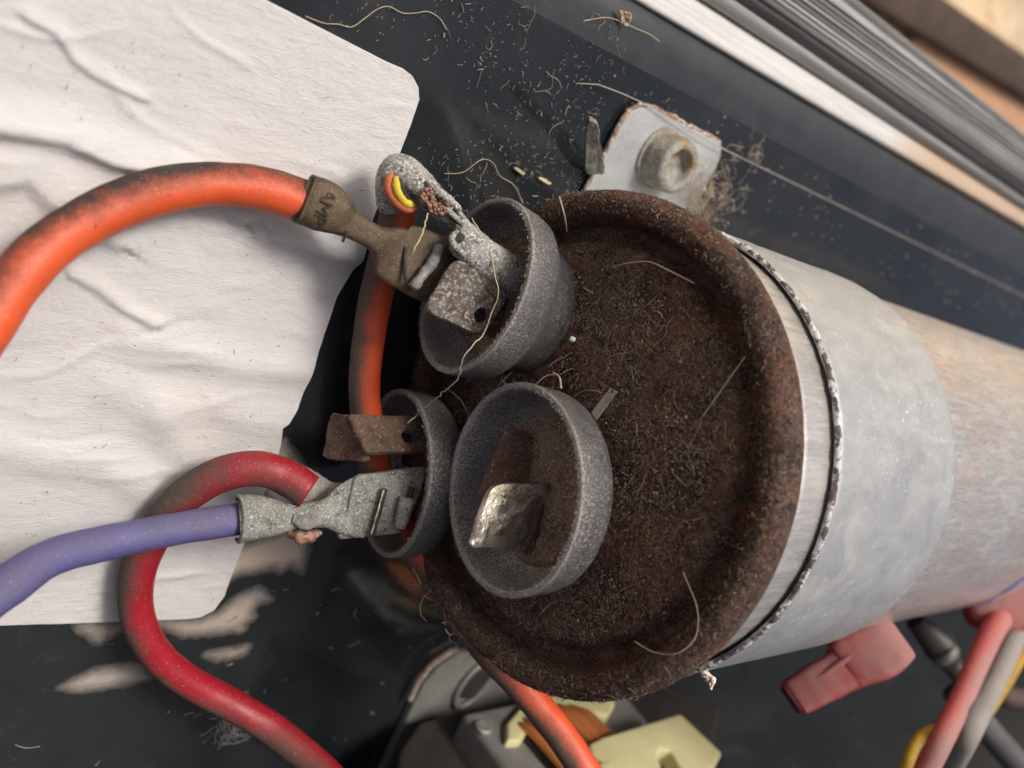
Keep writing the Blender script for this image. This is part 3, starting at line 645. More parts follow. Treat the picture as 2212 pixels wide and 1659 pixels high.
# rear orange wire with its corroded barrel connector
wb = thing('orange_wire', 'dusty orange wire running down behind the cups from a grey corroded barrel connector', 'wire', PP(800, 700, .2))
P = [PD(862, 425, 9.55), PD(858, 470, 9.6), PD(838, 545, 9.85), PD(812, 640, 10.05), PD(797, 730, 10.2), PD(788, 820, 10.4), PD(792, 900, 10.6), PD(815, 1020, 10.85), PD(865, 1140, 10.95), PD(925, 1230, 10.95), PD(990, 1325, 10.95), PD(1050, 1402, 10.9), PD(1110, 1465, 10.85), PD(1170, 1535, 10.8), PD(1220, 1600, 10.75), PD(1280, 1690, 10.7), PD(1340, 1790, 10.7)]
V, F = tube(P, .178, 150, 28); ins = obj('insulation', V, F, MO2, wb); roughen(ins, .012, 1.4)
S2 = [sec(850, 452, 9.40, 30, .16), sec(846, 425, 9.34, 34, .20), sec(845, 392, 9.27, 34, .23), sec(855, 368, 9.22, 34, .23), sec(878, 372, 9.22, 34, .22), sec(905, 398, 9.27, 33, .20), sec(930, 424, 9.31, 31, .18), sec(955, 448, 9.36, 29, .15), sec(980, 470, 9.42, 22, .11), sec(1005, 498, 9.50, 20, .09), sec(1040, 530, 9.55, 24, .09)]
V, F = loft(S2, 80, 30, 2.3); c2 = obj('connector', V, F, MCORR, wb, label='grey corroded crimp connector with torn barrel'); roughen(c2, .016, 7, 4)
S3 = [sec(985, 512, 9.22, 30, .12), sec(1002, 524, 9.24, 37, .15), sec(1040, 551, 9.33, 39, .16), sec(1090, 584, 9.45, 39, .16), sec(1135, 612, 9.62, 37, .15)]
V, F = loft(S3, 50, 30, 2.4); slv = obj('sleeve', V, F, MCORR, c2); roughen(slv, .012, 7, 4)
V, F = tube([PD(990, 502, 9.10), PD(978, 514, 9.08), PD(984, 532, 9.10), PD(1010, 553, 9.19), PD(1055, 583, 9.30), PD(1108, 614, 9.45)], .035, 40, 8); o = obj('rolled_edge', V, F, MCORR, slv); roughen(o, .01, 8)
V, F = tube([PD(960, 448, 9.14), PD(985, 470, 9.14), PD(1015, 497, 9.17), PD(1060, 530, 9.28), PD(1125, 575, 9.45)], .03, 40, 8); o = obj('rolled_edge', V, F, MCORR, slv); roughen(o, .01, 8)
V, F = loft([sec(985, 520, 9.075, 7, .012), sec(991, 513, 9.075, 12, .012), sec(998, 504, 9.08, 9, .012)], 16, 16, 2); obj('sleeve_opening', V, F, MDARK, slv)
k5 = lambda x, y: (795.5 + .1736 * x, 329.2 + .1736 * y)
V, F = tube([PD(*k5(*q), d) for q, d in (((290, 250), 9.02), ((262, 340), 9.02), ((265, 440), 9.03), ((320, 560), 9.06), ((410, 650), 9.10), ((500, 695), 9.16), ((590, 690), 9.2))], [.02, .05, .06, .062, .06, .055, .03], 50, 12); obj('exposed_insulation', V, F, MOC, c2)
V, F = tube([PD(*k5(*q), d) for q, d in (((345, 300), 8.99), ((350, 390), 8.99), ((375, 490), 9.01), ((430, 580), 9.05), ((500, 635), 9.1), ((570, 655), 9.16))], [.02, .05, .052, .05, .05, .02], 40, 12); obj('yellow_core', V, F, MYC, c2)
V, F = tube([PD(*k5(*q), d) for q, d in (((385, 330), 8.985), ((410, 440), 8.99), ((470, 555), 9.04), ((550, 620), 9.1))], [.015, .03, .03, .015], 30, 10); obj('torn_edge', V, F, MDARK, c2)
V, F = tube([PD(*k5(*q), d) for q, d in (((230, 520), 9.1), ((300, 640), 9.13), ((400, 705), 9.17), ((520, 725), 9.22))], .03, 30, 8); obj('crimp_lip', V, F, MRIDGE, c2)
# copper strands in the torn conductor crimp
bm = bmesh.new(); ctr = np.array(k5(830, 620))
V, F = loft([sec(*k5(705, 500), 9.12, 10, .02), sec(*k5(780, 580), 9.10, 22, .03), sec(*k5(860, 660), 9.12, 22, .03), sec(*k5(960, 750), 9.18, 12, .02)], 24, 20, 2); obj('strand_recess', V, F, MDARK, c2)
VV = []; FF = []
def blob(c, r, nn=(6, 5)):
    V = []; F = []; a, b = nn; o0 = len(VV)
    for i in range(b):
        ph = math.pi * i / (b - 1)
        for j in range(a): V.append((c[0] + r * math.sin(ph) * math.cos(2 * math.pi * j / a), c[1] + r * math.sin(ph) * math.sin(2 * math.pi * j / a), c[2] + r * math.cos(ph)))
    for i in range(b - 1):
        for j in range(a): F.append((o0 + i * a + j, o0 + i * a + (j + 1) % a, o0 + (i + 1) * a + (j + 1) % a, o0 + (i + 1) * a + j))
    VV.extend(V); FF.extend(F)
ca, sa = math.cos(math.radians(41)), math.sin(math.radians(41))
for i in range(150):
    a, r = random.uniform(0, 6.28), math.sqrt(random.random()); x, y = r * math.cos(a) * 205, r * math.sin(a) * 125
    u, v = k5(820 + x * ca - y * sa, 610 + x * sa + y * ca); blob(PD(u, v, 9.06 + random.uniform(-.02, .03) + x / 4000), random.uniform(.014, .026))
obj('copper_strands', VV, FF, MSTRAND, c2, kind='stuff')
V, F = tube([PD(*k5(740, 385), 9.1), PD(*k5(850, 470), 9.04), PD(*k5(960, 560), 9.06), PD(*k5(1080, 660), 9.12), PD(*k5(1150, 800), 9.2)], [.03, .035, .04, .04, .02], 40, 8); o = obj('crimp_wing', V, F, MCORR, c2); roughen(o, .02, 9)
V, F = plate([PD(*k5(1060, 680), 9.15), PD(*k5(1160, 800), 9.22), PD(*k5(1180, 920), 9.3), PD(*k5(1000, 800), 9.3)], .04, (.2, .2)); obj('crimp_wing', V, F, MDARK, c2)

# violet wire
wv = thing('violet_wire', 'violet wire entering from the left edge into a corroded connector in the left cup', 'wire', PP(250, 1200, .2))
P = [PD(-160, 1420, 7.6), PD(-60, 1325, 7.75), PD(20, 1262, 7.95), PD(110, 1205, 8.3), PD(210, 1178, 8.65), PD(330, 1152, 9.05), PD(440, 1133, 9.4), PD(535, 1118, 9.7)]
V, F = tube(P, [.185, .18, .174, .167, .162, .160, .160, .160], 90, 28); ins = obj('insulation', V, F, MV, wv); roughen(ins, .012, 1.4)
S4 = [sec(517, 1121, 9.62, 50, .21), sec(530, 1120, 9.64, 51, .22), sec(560, 1118, 9.70, 48, .20), sec(590, 1117, 9.76, 41, .17), sec(620, 1117, 9.82, 32, .13), sec(660, 1113, 9.88, 28, .11), sec(695, 1110, 9.92, 30, .10), sec(725, 1106, 9.95, 46, .07), sec(750, 1101, 9.98, 60, .06), sec(775, 1096, 10.0, 66, .06)]
V, F = loft(S4, 80, 32, 2.5); c3 = obj('connector', V, F, MCORR2, wv, label='green-grey corroded crimp connector'); roughen(c3, .011, 7, 4)
V, F = tube([PD(512, 1078, 9.62), PD(519, 1073, 9.50), PD(528, 1100, 9.43), PD(528, 1140, 9.43), PD(520, 1168, 9.5), PD(512, 1166, 9.6)], .026, 40, 8); o = obj('crimp_lip', V, F, MCORR2, c3); roughen(o, .01, 9)
V, F = plate([PD(766, 1028, 9.97), PD(925, 1008, 10.35), PD(872, 1152, 10.30), PD(727, 1166, 9.92)], .11, (.08, .12), None, 10, -.05); o = obj('flat_receptacle', V, F, MCORR2, c3); roughen(o, .007, 8, 4)
for (a, b, d) in (((832, 1056), (803, 1158), 10.02), ((891, 1052), (866, 1146), 10.16)):
    V, F = tube([PD(*a, d), PD((a[0] + b[0]) / 2 + 1, (a[1] + b[1]) / 2, d - .01), PD(*b, d)], .03, 24, 8); o = obj('slot', V, F, MDARK, c3)
MGLINT = grime('bright_worn_edge', (.55, .46, .33), (.62, .55, .44), (.2, .15, .1), 6, 20, .56, .7, .3, .8)
V, F = tube([PD(829, 1058, 9.985), PD(815, 1108, 9.97), PD(801, 1156, 9.98)], .013, 24, 8); o = obj('worn_edge', V, F, MGLINT, c3); roughen(o, .012, 14)
V, F = loft([sec(880, 1075, 10.10, 16, .05), sec(872, 1105, 10.10, 16, .05), sec(862, 1140, 10.12, 12, .04)], 20, 16, 2.2); obj('rolled_edge', V, F, MCORR2, c3)
V, F = loft([sec(622, 1152, 9.80, 5, .03), sec(640, 1158, 9.78, 13, .08), sec(665, 1160, 9.80, 14, .08), sec(692, 1148, 9.86, 6, .03)], 24, 18, 2); o = obj('copper_strands', V, F, MSTRAND, c3, kind='stuff'); roughen(o, .03, 14)
V, F = loft([sec(632, 1120, 9.72, 10, .02), sec(660, 1128, 9.74, 16, .03), sec(690, 1124, 9.8, 10, .02)], 20, 16, 2); o = obj('crimp_wing', V, F, MRIDGE, c3); roughen(o, .02, 10)

# red wire
wr = thing('red_wire', 'red wire looping over the lower label corner with dusty brown upper side', 'wire', PP(330, 1300, 0))
P = [PP(668, 1062, 1.05), PP(615, 1028, .85), PP(560, 1012, .72), PP(500, 1018, .60), PP(440, 1043, .48), PP(385, 1085, .38), PP(335, 1150, .32), PP(300, 1225, .30), PP(292, 1295, .32), PP(308, 1365, .40), PP(350, 1428, .5), PP(420, 1480, .62), PP(500, 1522, .8), PP(580, 1570, 1.1), PP(650, 1625, 1.5), PP(720, 1690, 2.0), PP(780, 1760, 2.5)]
V, F = tube(P, .182, 140, 28); ins = obj('insulation', V, F, MRED, wr); roughen(ins, .012, 1.4)
S5 = [sec(596, 1020, 10.10, 36, .20), sec(620, 1032, 10.12, 40, .21), sec(650, 1048, 10.18, 40, .19), sec(690, 1066, 10.28, 34, .15), sec(730, 1074, 10.36, 30, .11), sec(775, 1072, 10.46, 36, .07), sec(830, 1060, 10.60, 40, .06), sec(890, 1045, 10.75, 40, .06)]
V, F = loft(S5, 60, 28, 2.5); c5 = obj('connector', V, F, MDUSTY, wr, label='dust covered grey crimp connector'); roughen(c5, .012, 6, 4)

# ------------------------------------------------------------------ contactor at the bottom
YC = -5.5
ct = thing('contactor', 'contactor with cream plastic bobbin and copper coil below the rusty capacitor', 'contactor', PA(1150, 1600, 1, YC) * np.array([1, 1, 0]) + np.array([0, 0, ZP]))
pl = [PP(u, v, .02) for u, v in ((985, 1398), (1120, 1398), (1330, 1480), (1420, 1560), (1300, 1700), (850, 1760), (800, 1690), (880, 1515), (905, 1465), (940, 1425))]
V, F = prism(pl, (0, 0, 1), .14); o = bevelled('mounting_plate', V, F, MSTEEL, ct, .03, 2)
V, F = tube([PP(*q, .17) for q in ((885, 1512), (908, 1466), (942, 1428), (985, 1402))], .05, 30, 8); obj('rusty_edge', V, F, MRE, o)
sl0 = PP(1040, 1452, .19); sl1 = PP(1008, 1500, .19)
V, F = loft([(sl0 + (sl0 - sl1) * .12, .05, .03), (sl0, .24, .05), (sl1, .24, .05), (sl1 + (sl1 - sl0) * .12, .05, .03)], 24, 20, 2, (0, 0, 1)); obj('slot', V, F, MDARK, o)
ring = [sl0 * (1 - t) + sl1 * t + np.array([.30 * math.cos(a), .12 * math.sin(a), 0.02]) for a in np.linspace(0, 2 * math.pi, 30) for t in [.5 - .75 * math.sin(a)]]
V, F = tube(ring, .045, 80, 8); obj('slot_rim', V, F, MSTEEL, o)
def ybox(name, uv, depth, m, parent, bw=.06, y=YC, seg=3):
    poly = [PA(u, v, 1, y) for u, v in uv]; V, F = prism(poly, (0, -1, 0), depth); return bevelled(name, V, F, m, parent, bw, seg)
fr = ybox('steel_frame', [(1000, 1540), (1140, 1512), (1190, 1580), (1230, 1700), (1160, 1740), (1092, 1660)], 3.0, MSTEEL, ct, .10)
rv = PA(1043, 1572, 1, YC + .01); V, F = lathe([(-.02, .14), (.03, .14), (.05, .11), (.03, .07), (.03, .01)], rv, (0, 1, 0), 24); obj('rivet', V, F, MSTEEL, fr)
ybox('steel_frame', [(1290, 1490), (1330, 1478), (1400, 1560), (1345, 1600), (1270, 1520)], 3.0, MSTEEL, ct, .06, YC - .2)
bb = ybox('bobbin', [(1095, 1560), (1130, 1520), (1190, 1500), (1320, 1478), (1330, 1520), (1315, 1545), (1180, 1530), (1125, 1600), (1095, 1600)], 2.6, MCREAM, ct, .06, YC + .12)
# windings: turns side by side along the spool, seen from outside
xl, xr = PA(1135, 1590, 1, YC + .1)[0], PA(1285, 1560, 1, YC + .1)[0]; zlo = PA(1235, 1522, 1, YC + .1)[2]
VV = []; FF = []; nturn = 10; rw = (xr - xl) / nturn * .46
for i in range(nturn):
    x = xl + (xr - xl) * (i + .5) / nturn; bul = .10 * math.sin(math.pi * (i + .5) / nturn) + random.uniform(-.012, .012)
    lp = rrect(2.6 + 2 * bul, 2.2 + 2 * bul, .42, 5); lp = [(x + random.uniform(-.01, .01), YC + .16 - 1.1 + q[1], zlo + 1.3 + q[0]) for q in lp]
    V, F = tube([*lp, lp[0]], rw, 64, 6); o0 = len(VV); VV.extend(V); FF.extend([tuple(x_ + o0 for x_ in f) for f in F])
obj('copper_winding', VV, FF, MCU, ct, kind='stuff')
V, F = prism([(xl, YC + .1, zlo + .05), (xr, YC + .1, zlo + .05), (xr, YC + .1, zlo + 2.5), (xl, YC + .1, zlo + 2.5)], (0, -1, 0), 1.9); bevelled('core', V, F, MDARK, ct, .1, 2)
YB = YC + .45
cb = [(1272, 1606), (1300, 1592), (1470, 1541), (1560, 1626), (1548, 1650), (1515, 1690), (1475, 1670), (1450, 1622), (1430, 1615), (1418, 1626), (1432, 1665), (1450, 1720), (1330, 1740), (1282, 1650)]
blk = ybox('terminal_block', cb, 1.4, MCREAM, ct, .05, YB)
ybox('slot_shade', [(1425, 1600), (1470, 1660), (1500, 1730), (1420, 1740), (1405, 1640)], .3, MDARK, blk, .02, YB - .3)
ybox('block_foot', [(1290, 1650), (1320, 1640), (1360, 1740), (1300, 1740)], .6, MCREAM, blk, .04, YB + .14)
ybox('dark_housing', [(1300, 1450), (1420, 1470), (1560, 1520), (1500, 1800), (1100, 1860), (1000, 1700), (1200, 1580)], 3.2, MDARK, ct, .1, YC - 1.4)
ybox('dark_housing', [(905, 1560), (980, 1535), (1000, 1545), (1090, 1665), (1080, 1760), (850, 1760), (862, 1620)], 2.0, MDARK, ct, .1, YC - .5)

# ------------------------------------------------------------------ red insulated terminals and wires lower right
def flag(name, label, secs, m, group=None):
    t = thing(name, label, 'terminal', secs[0][0]); V, F = loft(secs, 50, 36, 4.0); o = obj('sleeve', V, F, m, t); roughen(o, .02, 1.5); return t
f1 = thing('flag_terminal', 'dusty red insulated flag terminal alone below the galvanised strap', 'terminal', PD(1820, 1450, 12.8), 'red insulated flag terminals')
S6 = [sec(1708, 1512, 12.9, 33, .22), sec(1722, 1503, 12.9, 40, .25), sec(1760, 1482, 12.85, 41, .26), sec(1805, 1456, 12.8, 43, .27), sec(1828, 1440, 12.8, 52, .30), sec(1850, 1422, 12.78, 60, .33), sec(1890, 1402, 12.75, 64, .33), sec(1918, 1386, 12.77, 60, .31), sec(1930, 1379, 12.8, 48, .24), sec(1934, 1377, 12.8, 17, .1)]
V, F = loft(S6, 70, 40, 5.5); o = obj('sleeve', V, F, MREDP, f1); roughen(o, .03, 1.2)
V, F = tube([PD(1735, 1487, 12.70), PD(1800, 1443, 12.585), PD(1850, 1408, 12.55), PD(1880, 1390, 12.60)], .05, 30, 8); obj('rib', V, F, MREDP, o)
V, F = loft([sec(1703, 1515, 12.9, 30, .16), sec(1706, 1513, 12.9, 31, .17), sec(1712, 1509, 12.9, 30, .15)], 10, 24, 5); obj('open_end', V, F, MDARK, o)
f2 = thing('flag_terminal', 'dusty red flag terminal on a red wire at the right edge under the can', 'terminal', PD(2170, 1320, 15.6), 'red insulated flag terminals')
S7 = [sec(2085, 1318, 15.6, 10, .1), sec(2100, 1318, 15.6, 32, .2), sec(2140, 1318, 15.6, 46, .28), sec(2190, 1312, 15.6, 52, .3), sec(2260, 1300, 15.6, 54, .3), sec(2310, 1290, 15.7, 30, .2)]
V, F = loft(S7, 40, 36, 3.4); o = obj('sleeve', V, F, MREDP, f2); roughen(o, .03, 1.2)
P = [PD(2168, 1322, 15.6), PD(2140, 1370, 15.0), PD(2108, 1440, 14.2), PD(2075, 1515, 13.6), PD(2038, 1590, 12.9), PD(1998, 1670, 12.8), PD(1950, 1780, 12.7)]
V, F = tube(P, [.20, .185, .17, .16, .155, .155, .155], 60, 20); obj('insulation', V, F, MPINK, f2)
wg = thing('grey_wire', 'dusty grey wire running beside the red one in the lower right corner', 'wire', PD(2110, 1560, 13.3))
P = [PD(2235, 1270, 16.4), PD(2205, 1340, 15.8), PD(2170, 1420, 15.0), PD(2130, 1500, 14.2), PD(2085, 1590, 13.3), PD(2040, 1680, 15.6), PD(1990, 1790, 13.1)]
V, F = tube(P, .185, 60, 20); obj('insulation', V, F, MGREY, wg)
wy = thing('yellow_wire', 'yellow wire curling out from behind the red wire at the bottom', 'wire', PD(1960, 1640, 13.4))
P = [PD(2265, 1310, 16.8), PD(2222, 1390, 16.2), PD(2172, 1480, 15.4), PD(2115, 1555, 14.6), PD(2040, 1570, 13.8), PD(1992, 1590, 13.6), PD(1963, 1640, 13.5), PD(1946, 1720, 13.4), PD(1935, 1800, 13.4)]
V, F = tube(P, .085, 80, 16); obj('insulation', V, F, MYEL, wy)
wbl = thing('blue_wire', 'short blue wire showing between the yellow and red wires', 'wire', PD(1985, 1640, 13.5))
P = [PD(2090, 1560, 13.9), PD(2030, 1575, 13.75), PD(2000, 1610, 13.65), PD(1985, 1650, 13.6), PD(1970, 1740, 13.5), PD(1960, 1800, 13.5)]
V, F = tube(P, .13, 50, 16); obj('insulation', V, F, MBLUE, wbl)
wk = thing('dark_wire', 'dark grey wire crossing the bottom right corner behind the grey wire', 'wire', PD(2160, 1600, 16))
P = [PD(2060, 1490, 16), PD(2120, 1560, 16), PD(2180, 1630, 16), PD(2260, 1720, 16)]
V, F = tube(P, .22, 40, 14); obj('insulation', V, F, grime('dark_grey_insulation', (.05, .05, .052), (.085, .085, .09), (.15, .14, .13), 1, 10, .6, .75), wk)
wk2 = thing('brown_wire', 'dull brown wire at the right edge in the shadows below the can', 'wire', PD(2190, 1500, 17))
P = [PD(2110, 1475, 17.4), PD(2160, 1500, 17), PD(2200, 1510, 17), PD(2280, 1525, 17)]
V, F = tube(P, .2, 40, 14); obj('insulation', V, F, grime('brown_insulation', (.055, .035, .03), (.09, .06, .05), (.15, .12, .1), 1, 10, .6, .75), wk2)
fit = thing('pipe_fitting', 'dull metal pipe fitting in shadow between the two red terminals', 'fitting', PD(2060, 1420, 17))
V, F = loft([sec(1975, 1340, 17, 20, .2), sec(2010, 1375, 17, 30, .26), sec(2035, 1405, 17, 34, .28), sec(2055, 1435, 17, 22, .2), sec(2070, 1455, 17, 20, .2)], 40, 24, 2.6)
obj('fitting_body', V, F, grime('dull_fitting_metal', (.045, .04, .036), (.075, .068, .06), (.16, .14, .12), 1, 6, .6, .8, .4, .5), fit)
V, F = lathe([(-.10, .22), (-.07, .26), (.07, .26), (.10, .22)], PD(2040, 1412, 16.9), PD(2090, 1480, 17) - PD(2010, 1385, 17), 24); obj('collar', V, F, MSTEEL, fit)

# ------------------------------------------------------------------ fibres, dust and debris
def fibres(name, pts, nrm, L, r, m, parent=None, kind='stuff', curl=.9, seg=5, lift=.0):
    """many small curled three-sided threads, one mesh"""
    N_ = len(pts); pts = np.asarray(pts, float); nrm = np.asarray(nrm, float)
    d = rng.normal(size=(N_, 3)); d -= nrm * (d * nrm).sum(1)[:, None] * .75; d /= np.linalg.norm(d, axis=1)[:, None] + 1e-9
    Ls = L * rng.lognormal(0, .55, N_); P = np.zeros((N_, seg, 3)); P[:, 0] = pts + nrm * lift; cur = d.copy()
    for k in range(1, seg):
        cur = cur + curl * .5 * rng.normal(size=(N_, 3)) - nrm * .10; cur /= np.linalg.norm(cur, axis=1)[:, None]
        P[:, k] = P[:, k - 1] + cur * (Ls / (seg - 1))[:, None]
    up_pen = ((P - pts[:, None]) * nrm[:, None]).sum(2); P += nrm[:, None] * np.maximum(0, .006 - up_pen)[:, :, None]
    rs = r * rng.lognormal(0, .3, N_); T = np.gradient(P, axis=1); T /= np.linalg.norm(T, axis=2)[:, :, None] + 1e-9
    A_ = np.cross(T, rng.normal(size=(N_, 1, 3))); A_ /= np.linalg.norm(A_, axis=2)[:, :, None] + 1e-9; B_ = np.cross(T, A_)
    V = np.stack([P + (A_ * math.cos(a) + B_ * math.sin(a)) * rs[:, None, None] for a in (0, 2.094, 4.189)], 2).reshape(-1, 3)
    base = (np.arange(N_) * seg * 3)[:, None, None, None]; kk = (np.arange(seg - 1) * 3)[None, :, None, None]; jj = np.arange(3)[None, None, :, None]; j2 = (jj + 1) % 3
    F = (base + np.concatenate([kk + jj, kk + j2, kk + 3 + j2, kk + 3 + jj], 3)).reshape(-1, 4)
    return obj(name, V, F, m, parent, kind=kind)
def grains(name, pts, r, m, parent=None, kind='stuff', nrm=None):
    N_ = len(pts); rs = r * np.clip(rng.lognormal(0, .4, N_), .4, 1.7); o6 = np.array([(1, 0, 0), (-1, 0, 0), (0, 1, 0), (0, -1, 0), (0, 0, 1), (0, 0, -1)], float)
    V = (np.asarray(pts)[:, None] + (o6[None] * rng.uniform(.6, 1.2, (N_, 6, 1))) * rs[:, None, None]).reshape(-1, 3)
    f = np.array([(0, 2, 4), (2, 1, 4), (1, 3, 4), (3, 0, 4), (2, 0, 5), (1, 2, 5), (3, 1, 5), (0, 3, 5)]); F = (np.arange(N_)[:, None, None] * 6 + f[None]).reshape(-1, 3)
    return obj(name, V, F, m, parent, False, kind=kind)
lidc = np.array(LIDP)
def lid_pts(n, rmax=2.04):
    out = []
    while len(out) < n:
        r = rmax * math.sqrt(random.random()); a = random.uniform(0, 2 * math.pi); y, z = r * math.cos(a), r * math.sin(a)
        if nz((3.1, y, z), 1.3, 3) + random.uniform(-.5, .5) < -.12: continue
        out.append((np.interp(r, lidc[:, 1], lidc[:, 0]) - .012, y, z))
    return np.array(out)
def rim_pts(n):
    P, N_ = [], []
    for _ in range(n):
        a = random.uniform(0, 2 * math.pi); t = random.uniform(-.35, 2.2); r = 2.38 + .17 * math.cos(t); x = -.1 - .18 * math.sin(t)
        P.append((x, r * math.cos(a), r * math.sin(a))); N_.append((-math.sin(t), math.cos(t) * math.cos(a), math.cos(t) * math.sin(a)))
    return np.array(P), np.array(N_)
L1 = lid_pts(9000); fibres('lid_fibres', L1, np.tile(AX, (len(L1), 1)), .036, .0017, MFIB, lid, curl=1.3)
L1 = lid_pts(1300); fibres('brown_lid_fibres', L1, np.tile(AX, (len(L1), 1)), .045, .0022, MFIBD, lid, curl=1.3)
L1 = lid_pts(130); fibres('long_lid_fibres', L1, np.tile(AX, (len(L1), 1)), .24, .0034, MFIB, lid, curl=.5, seg=8)
grains('lid_grit', lid_pts(1500), .013, MR, lid); grains('pale_lid_grit', lid_pts(800), .0085, MFIB, lid); grains('white_lid_specks', lid_pts(60), .013, MDUST, lid)
P, Nn = rim_pts(600); fibres('rim_fibres', P, Nn, .030, .0030, MFIBD, rim, curl=1.3)
P, Nn = rim_pts(2600); fibres('tan_rim_fibres', P, Nn, .030, .0019, MFIB, rim, curl=1.3)
P, Nn = rim_pts(900); grains('rim_grit', P, .007, MRR, rim)
# hanging wisps at the lower rim
q = [(-.12 + random.uniform(-.1, .15), 2.55 * math.cos(a), 2.55 * math.sin(a)) for a in (random.uniform(math.pi * 1.02, math.pi * 1.22) for _ in range(70))]
fibres('hanging_wisps', q, np.tile((0, -.8, -.3), (70, 1)), .26, .005, MFIB, rim, curl=.9, seg=7)
# panel dust: specks and short hairs, thick near the top between label and strap
def panel_pts(n, poly):
    pp = np.array([PP(u, v)[:2] for u, v in poly]); lo, hi = pp.min(0), pp.max(0); out = []
    while len(out) < n:
        q = rng.uniform(lo, hi, (n, 2)); q = q[inside(q, pp)]; q = np.array([p for p in q if nz((p[0], p[1], 4.4), 1.1, 3) + random.uniform(-.35, .35) > .02]).reshape(-1, 2); out.extend(q.tolist())
    return np.array([(x, y, ZP + .012) for x, y in out[:n]])
TOPZ = [(600, -20), (1240, -20), (1420, 120), (1500, 260), (1300, 420), (1000, 470), (900, 330), (910, 180)]
UP = (0, 0, 1)
q = panel_pts(520, TOPZ); fibres('panel_specks', q, np.tile(UP, (len(q), 1)), .024, .0026, MDUST, None, curl=.3, seg=3)
q = panel_pts(100, TOPZ); fibres('panel_hairs', q, np.tile(UP, (len(q), 1)), .13, .0024, MFIB, None, curl=.75, seg=8)
q = panel_pts(160, [(1500, 200), (2212, 620), (2212, 720), (1800, 600), (1560, 480)]); grains('panel_grit', q, .014, MDUST)
q = panel_pts(45, [(0, 1380), (600, 1250), (900, 1240), (1000, 1420), (900, 1600), (0, 1659)]); fibres('panel_scraps', q, np.tile(UP, (len(q), 1)), .09, .0038, MDUST, None, curl=.5, seg=5)
q = panel_pts(240, [(-60, 20), (860, 180), (600, 900), (480, 1200), (-60, 1300)]); q[:, 2] += .05; fibres('label_specks', q, np.tile(UP, (len(q), 1)), .024, .0030, MFIBD, None, curl=.9, seg=4)
# lint on the tab's right corner
q = np.array([PP(random.gauss(1512, 26), random.gauss(425, 42), random.uniform(.05, .3)) for _ in range(480)]); fibres('tab_lint', q, np.tile(UP, (len(q), 1)), .12, .0034, MFIB, tab, curl=1.2, seg=7)
q = np.array([PP(random.gauss(1572, 22), random.gauss(405, 18), random.uniform(.02, .2)) for _ in range(28)]); fibres('panel_lint', q, np.tile(UP, (len(q), 1)), .22, .0036, MFIB, None, curl=1.1, seg=8)
q = np.array([PP(random.gauss(1620, 16), random.gauss(330, 12), random.uniform(.02, .15)) for _ in range(24)]); fibres('panel_lint', q, np.tile(UP, (24, 1)), .25, .0036, MFIB, None, curl=1.1, seg=8)
q = np.array([PP(random.gauss(495, 14), random.gauss(1580, 14), random.uniform(.02, .3)) for _ in range(40)]); fibres('panel_lint', q, np.tile(UP, (40, 1)), .25, .004, MDUST, None, curl=1.0, seg=8)
# cup interiors and edges
for ci, (c, n, L) in enumerate(CUPS):
    c = np.array(c); n = np.array(n) / np.linalg.norm(n); u = np.cross(n, [0, 0, 1.]); u /= np.linalg.norm(u); v = np.cross(n, u); P = []; Q = []
    for _ in range(700):
        a = random.uniform(0, 6.283); r = random.uniform(.882, .93) * CSC[ci]; P.append(c + n * .012 + r * (u * math.cos(a) + v * math.sin(a)))
    for _ in range(420):
        a = random.uniform(0, 6.283); r = .74 * math.sqrt(random.random()); t = np.interp(r, [0, .6, .75], [-.43, -.38, -.32]); Q.append(c + n * t + r * (u * math.cos(a) + v * math.sin(a)))
    grains('rim_grit', P[:260], .0040, MDUST, cups[ci])
    fibres('rim_dust', P, np.tile(n, (700, 1)), .011, .0030, MDUST, cups[ci], seg=3)
    fibres('cup_lint', Q, np.tile(n, (420, 1)), .05, .0022, MFIB if ci == 2 else MFIBD, cups[ci], curl=1.2)
    grains('cup_dust', [x + n * .01 for x in Q[:200]] , .009, MDUST, cups[ci])

def thread(name, label, pts, r, m, cat='thread', wob=.0, n=70):
    Q = catmull(np.array(pts), n)
    if wob: Q = Q + np.array([[wob * nz(p, 4 + 3 * i, 3) for i in range(3)] for p in Q])
    V, F = tube(Q, r, n, 5); o = obj(name, V, F, m, None, origin=pts[0]); tag(o, label, cat); return o
MTH = grime('pale_yellow_thread', (.50, .42, .27), (.40, .34, .23), (.55, .5, .4), 8, 20, .6, .75, .9)
thread('thread', 'long pale thread hanging from the sleeve across the upper cup to the left cup', [PD(1020, 470, 9.2), PD(1035, 500, 9.2), PD(1055, 545, 9.24), PD(1066, 585, 9.14), PD(1078, 630, 9.1), PD(1062, 672, 9.12), PD(1045, 720, 9.1), PD(1005, 765, 8.98), PD(988, 815, 9.3), PD(950, 855, 9.8), PD(915, 882, 10.2), PD(880, 915, 10.15)], .006, MTH, wob=.02)
thread('thread', 'short twisted tan thread dangling over the brown connector plate', [PD(925, 462, 9.05), PD(917, 480, 9.02), PD(905, 520, 9.0), PD(893, 545, 9.02), PD(882, 562, 9.1)], .008, MTH, wob=.02)
thread('straw_fibre', 'pale straw fibre lying on the upper part of the rusty lid', [PA(1322, 577, 0, -.1 - .13), PA(1360, 568, 0, -.14 - .13), PA(1402, 566, 0, -.16 - .13), PA(1440, 582, 0, -.15 - .13), PA(1500, 612, 0, -.08 - .13)], .008, MFIB, 'straw')
thread('hair', 'long wavy hair on the black panel at the top beside the label', [PP(*q, .03) for q in ((660, 35), (700, 50), (730, 52), (760, 58), (790, 38), (815, 20), (840, 14), (870, 28), (900, 28), (925, 25), (950, 40), (965, 65))], .0042, MTH, 'hair')
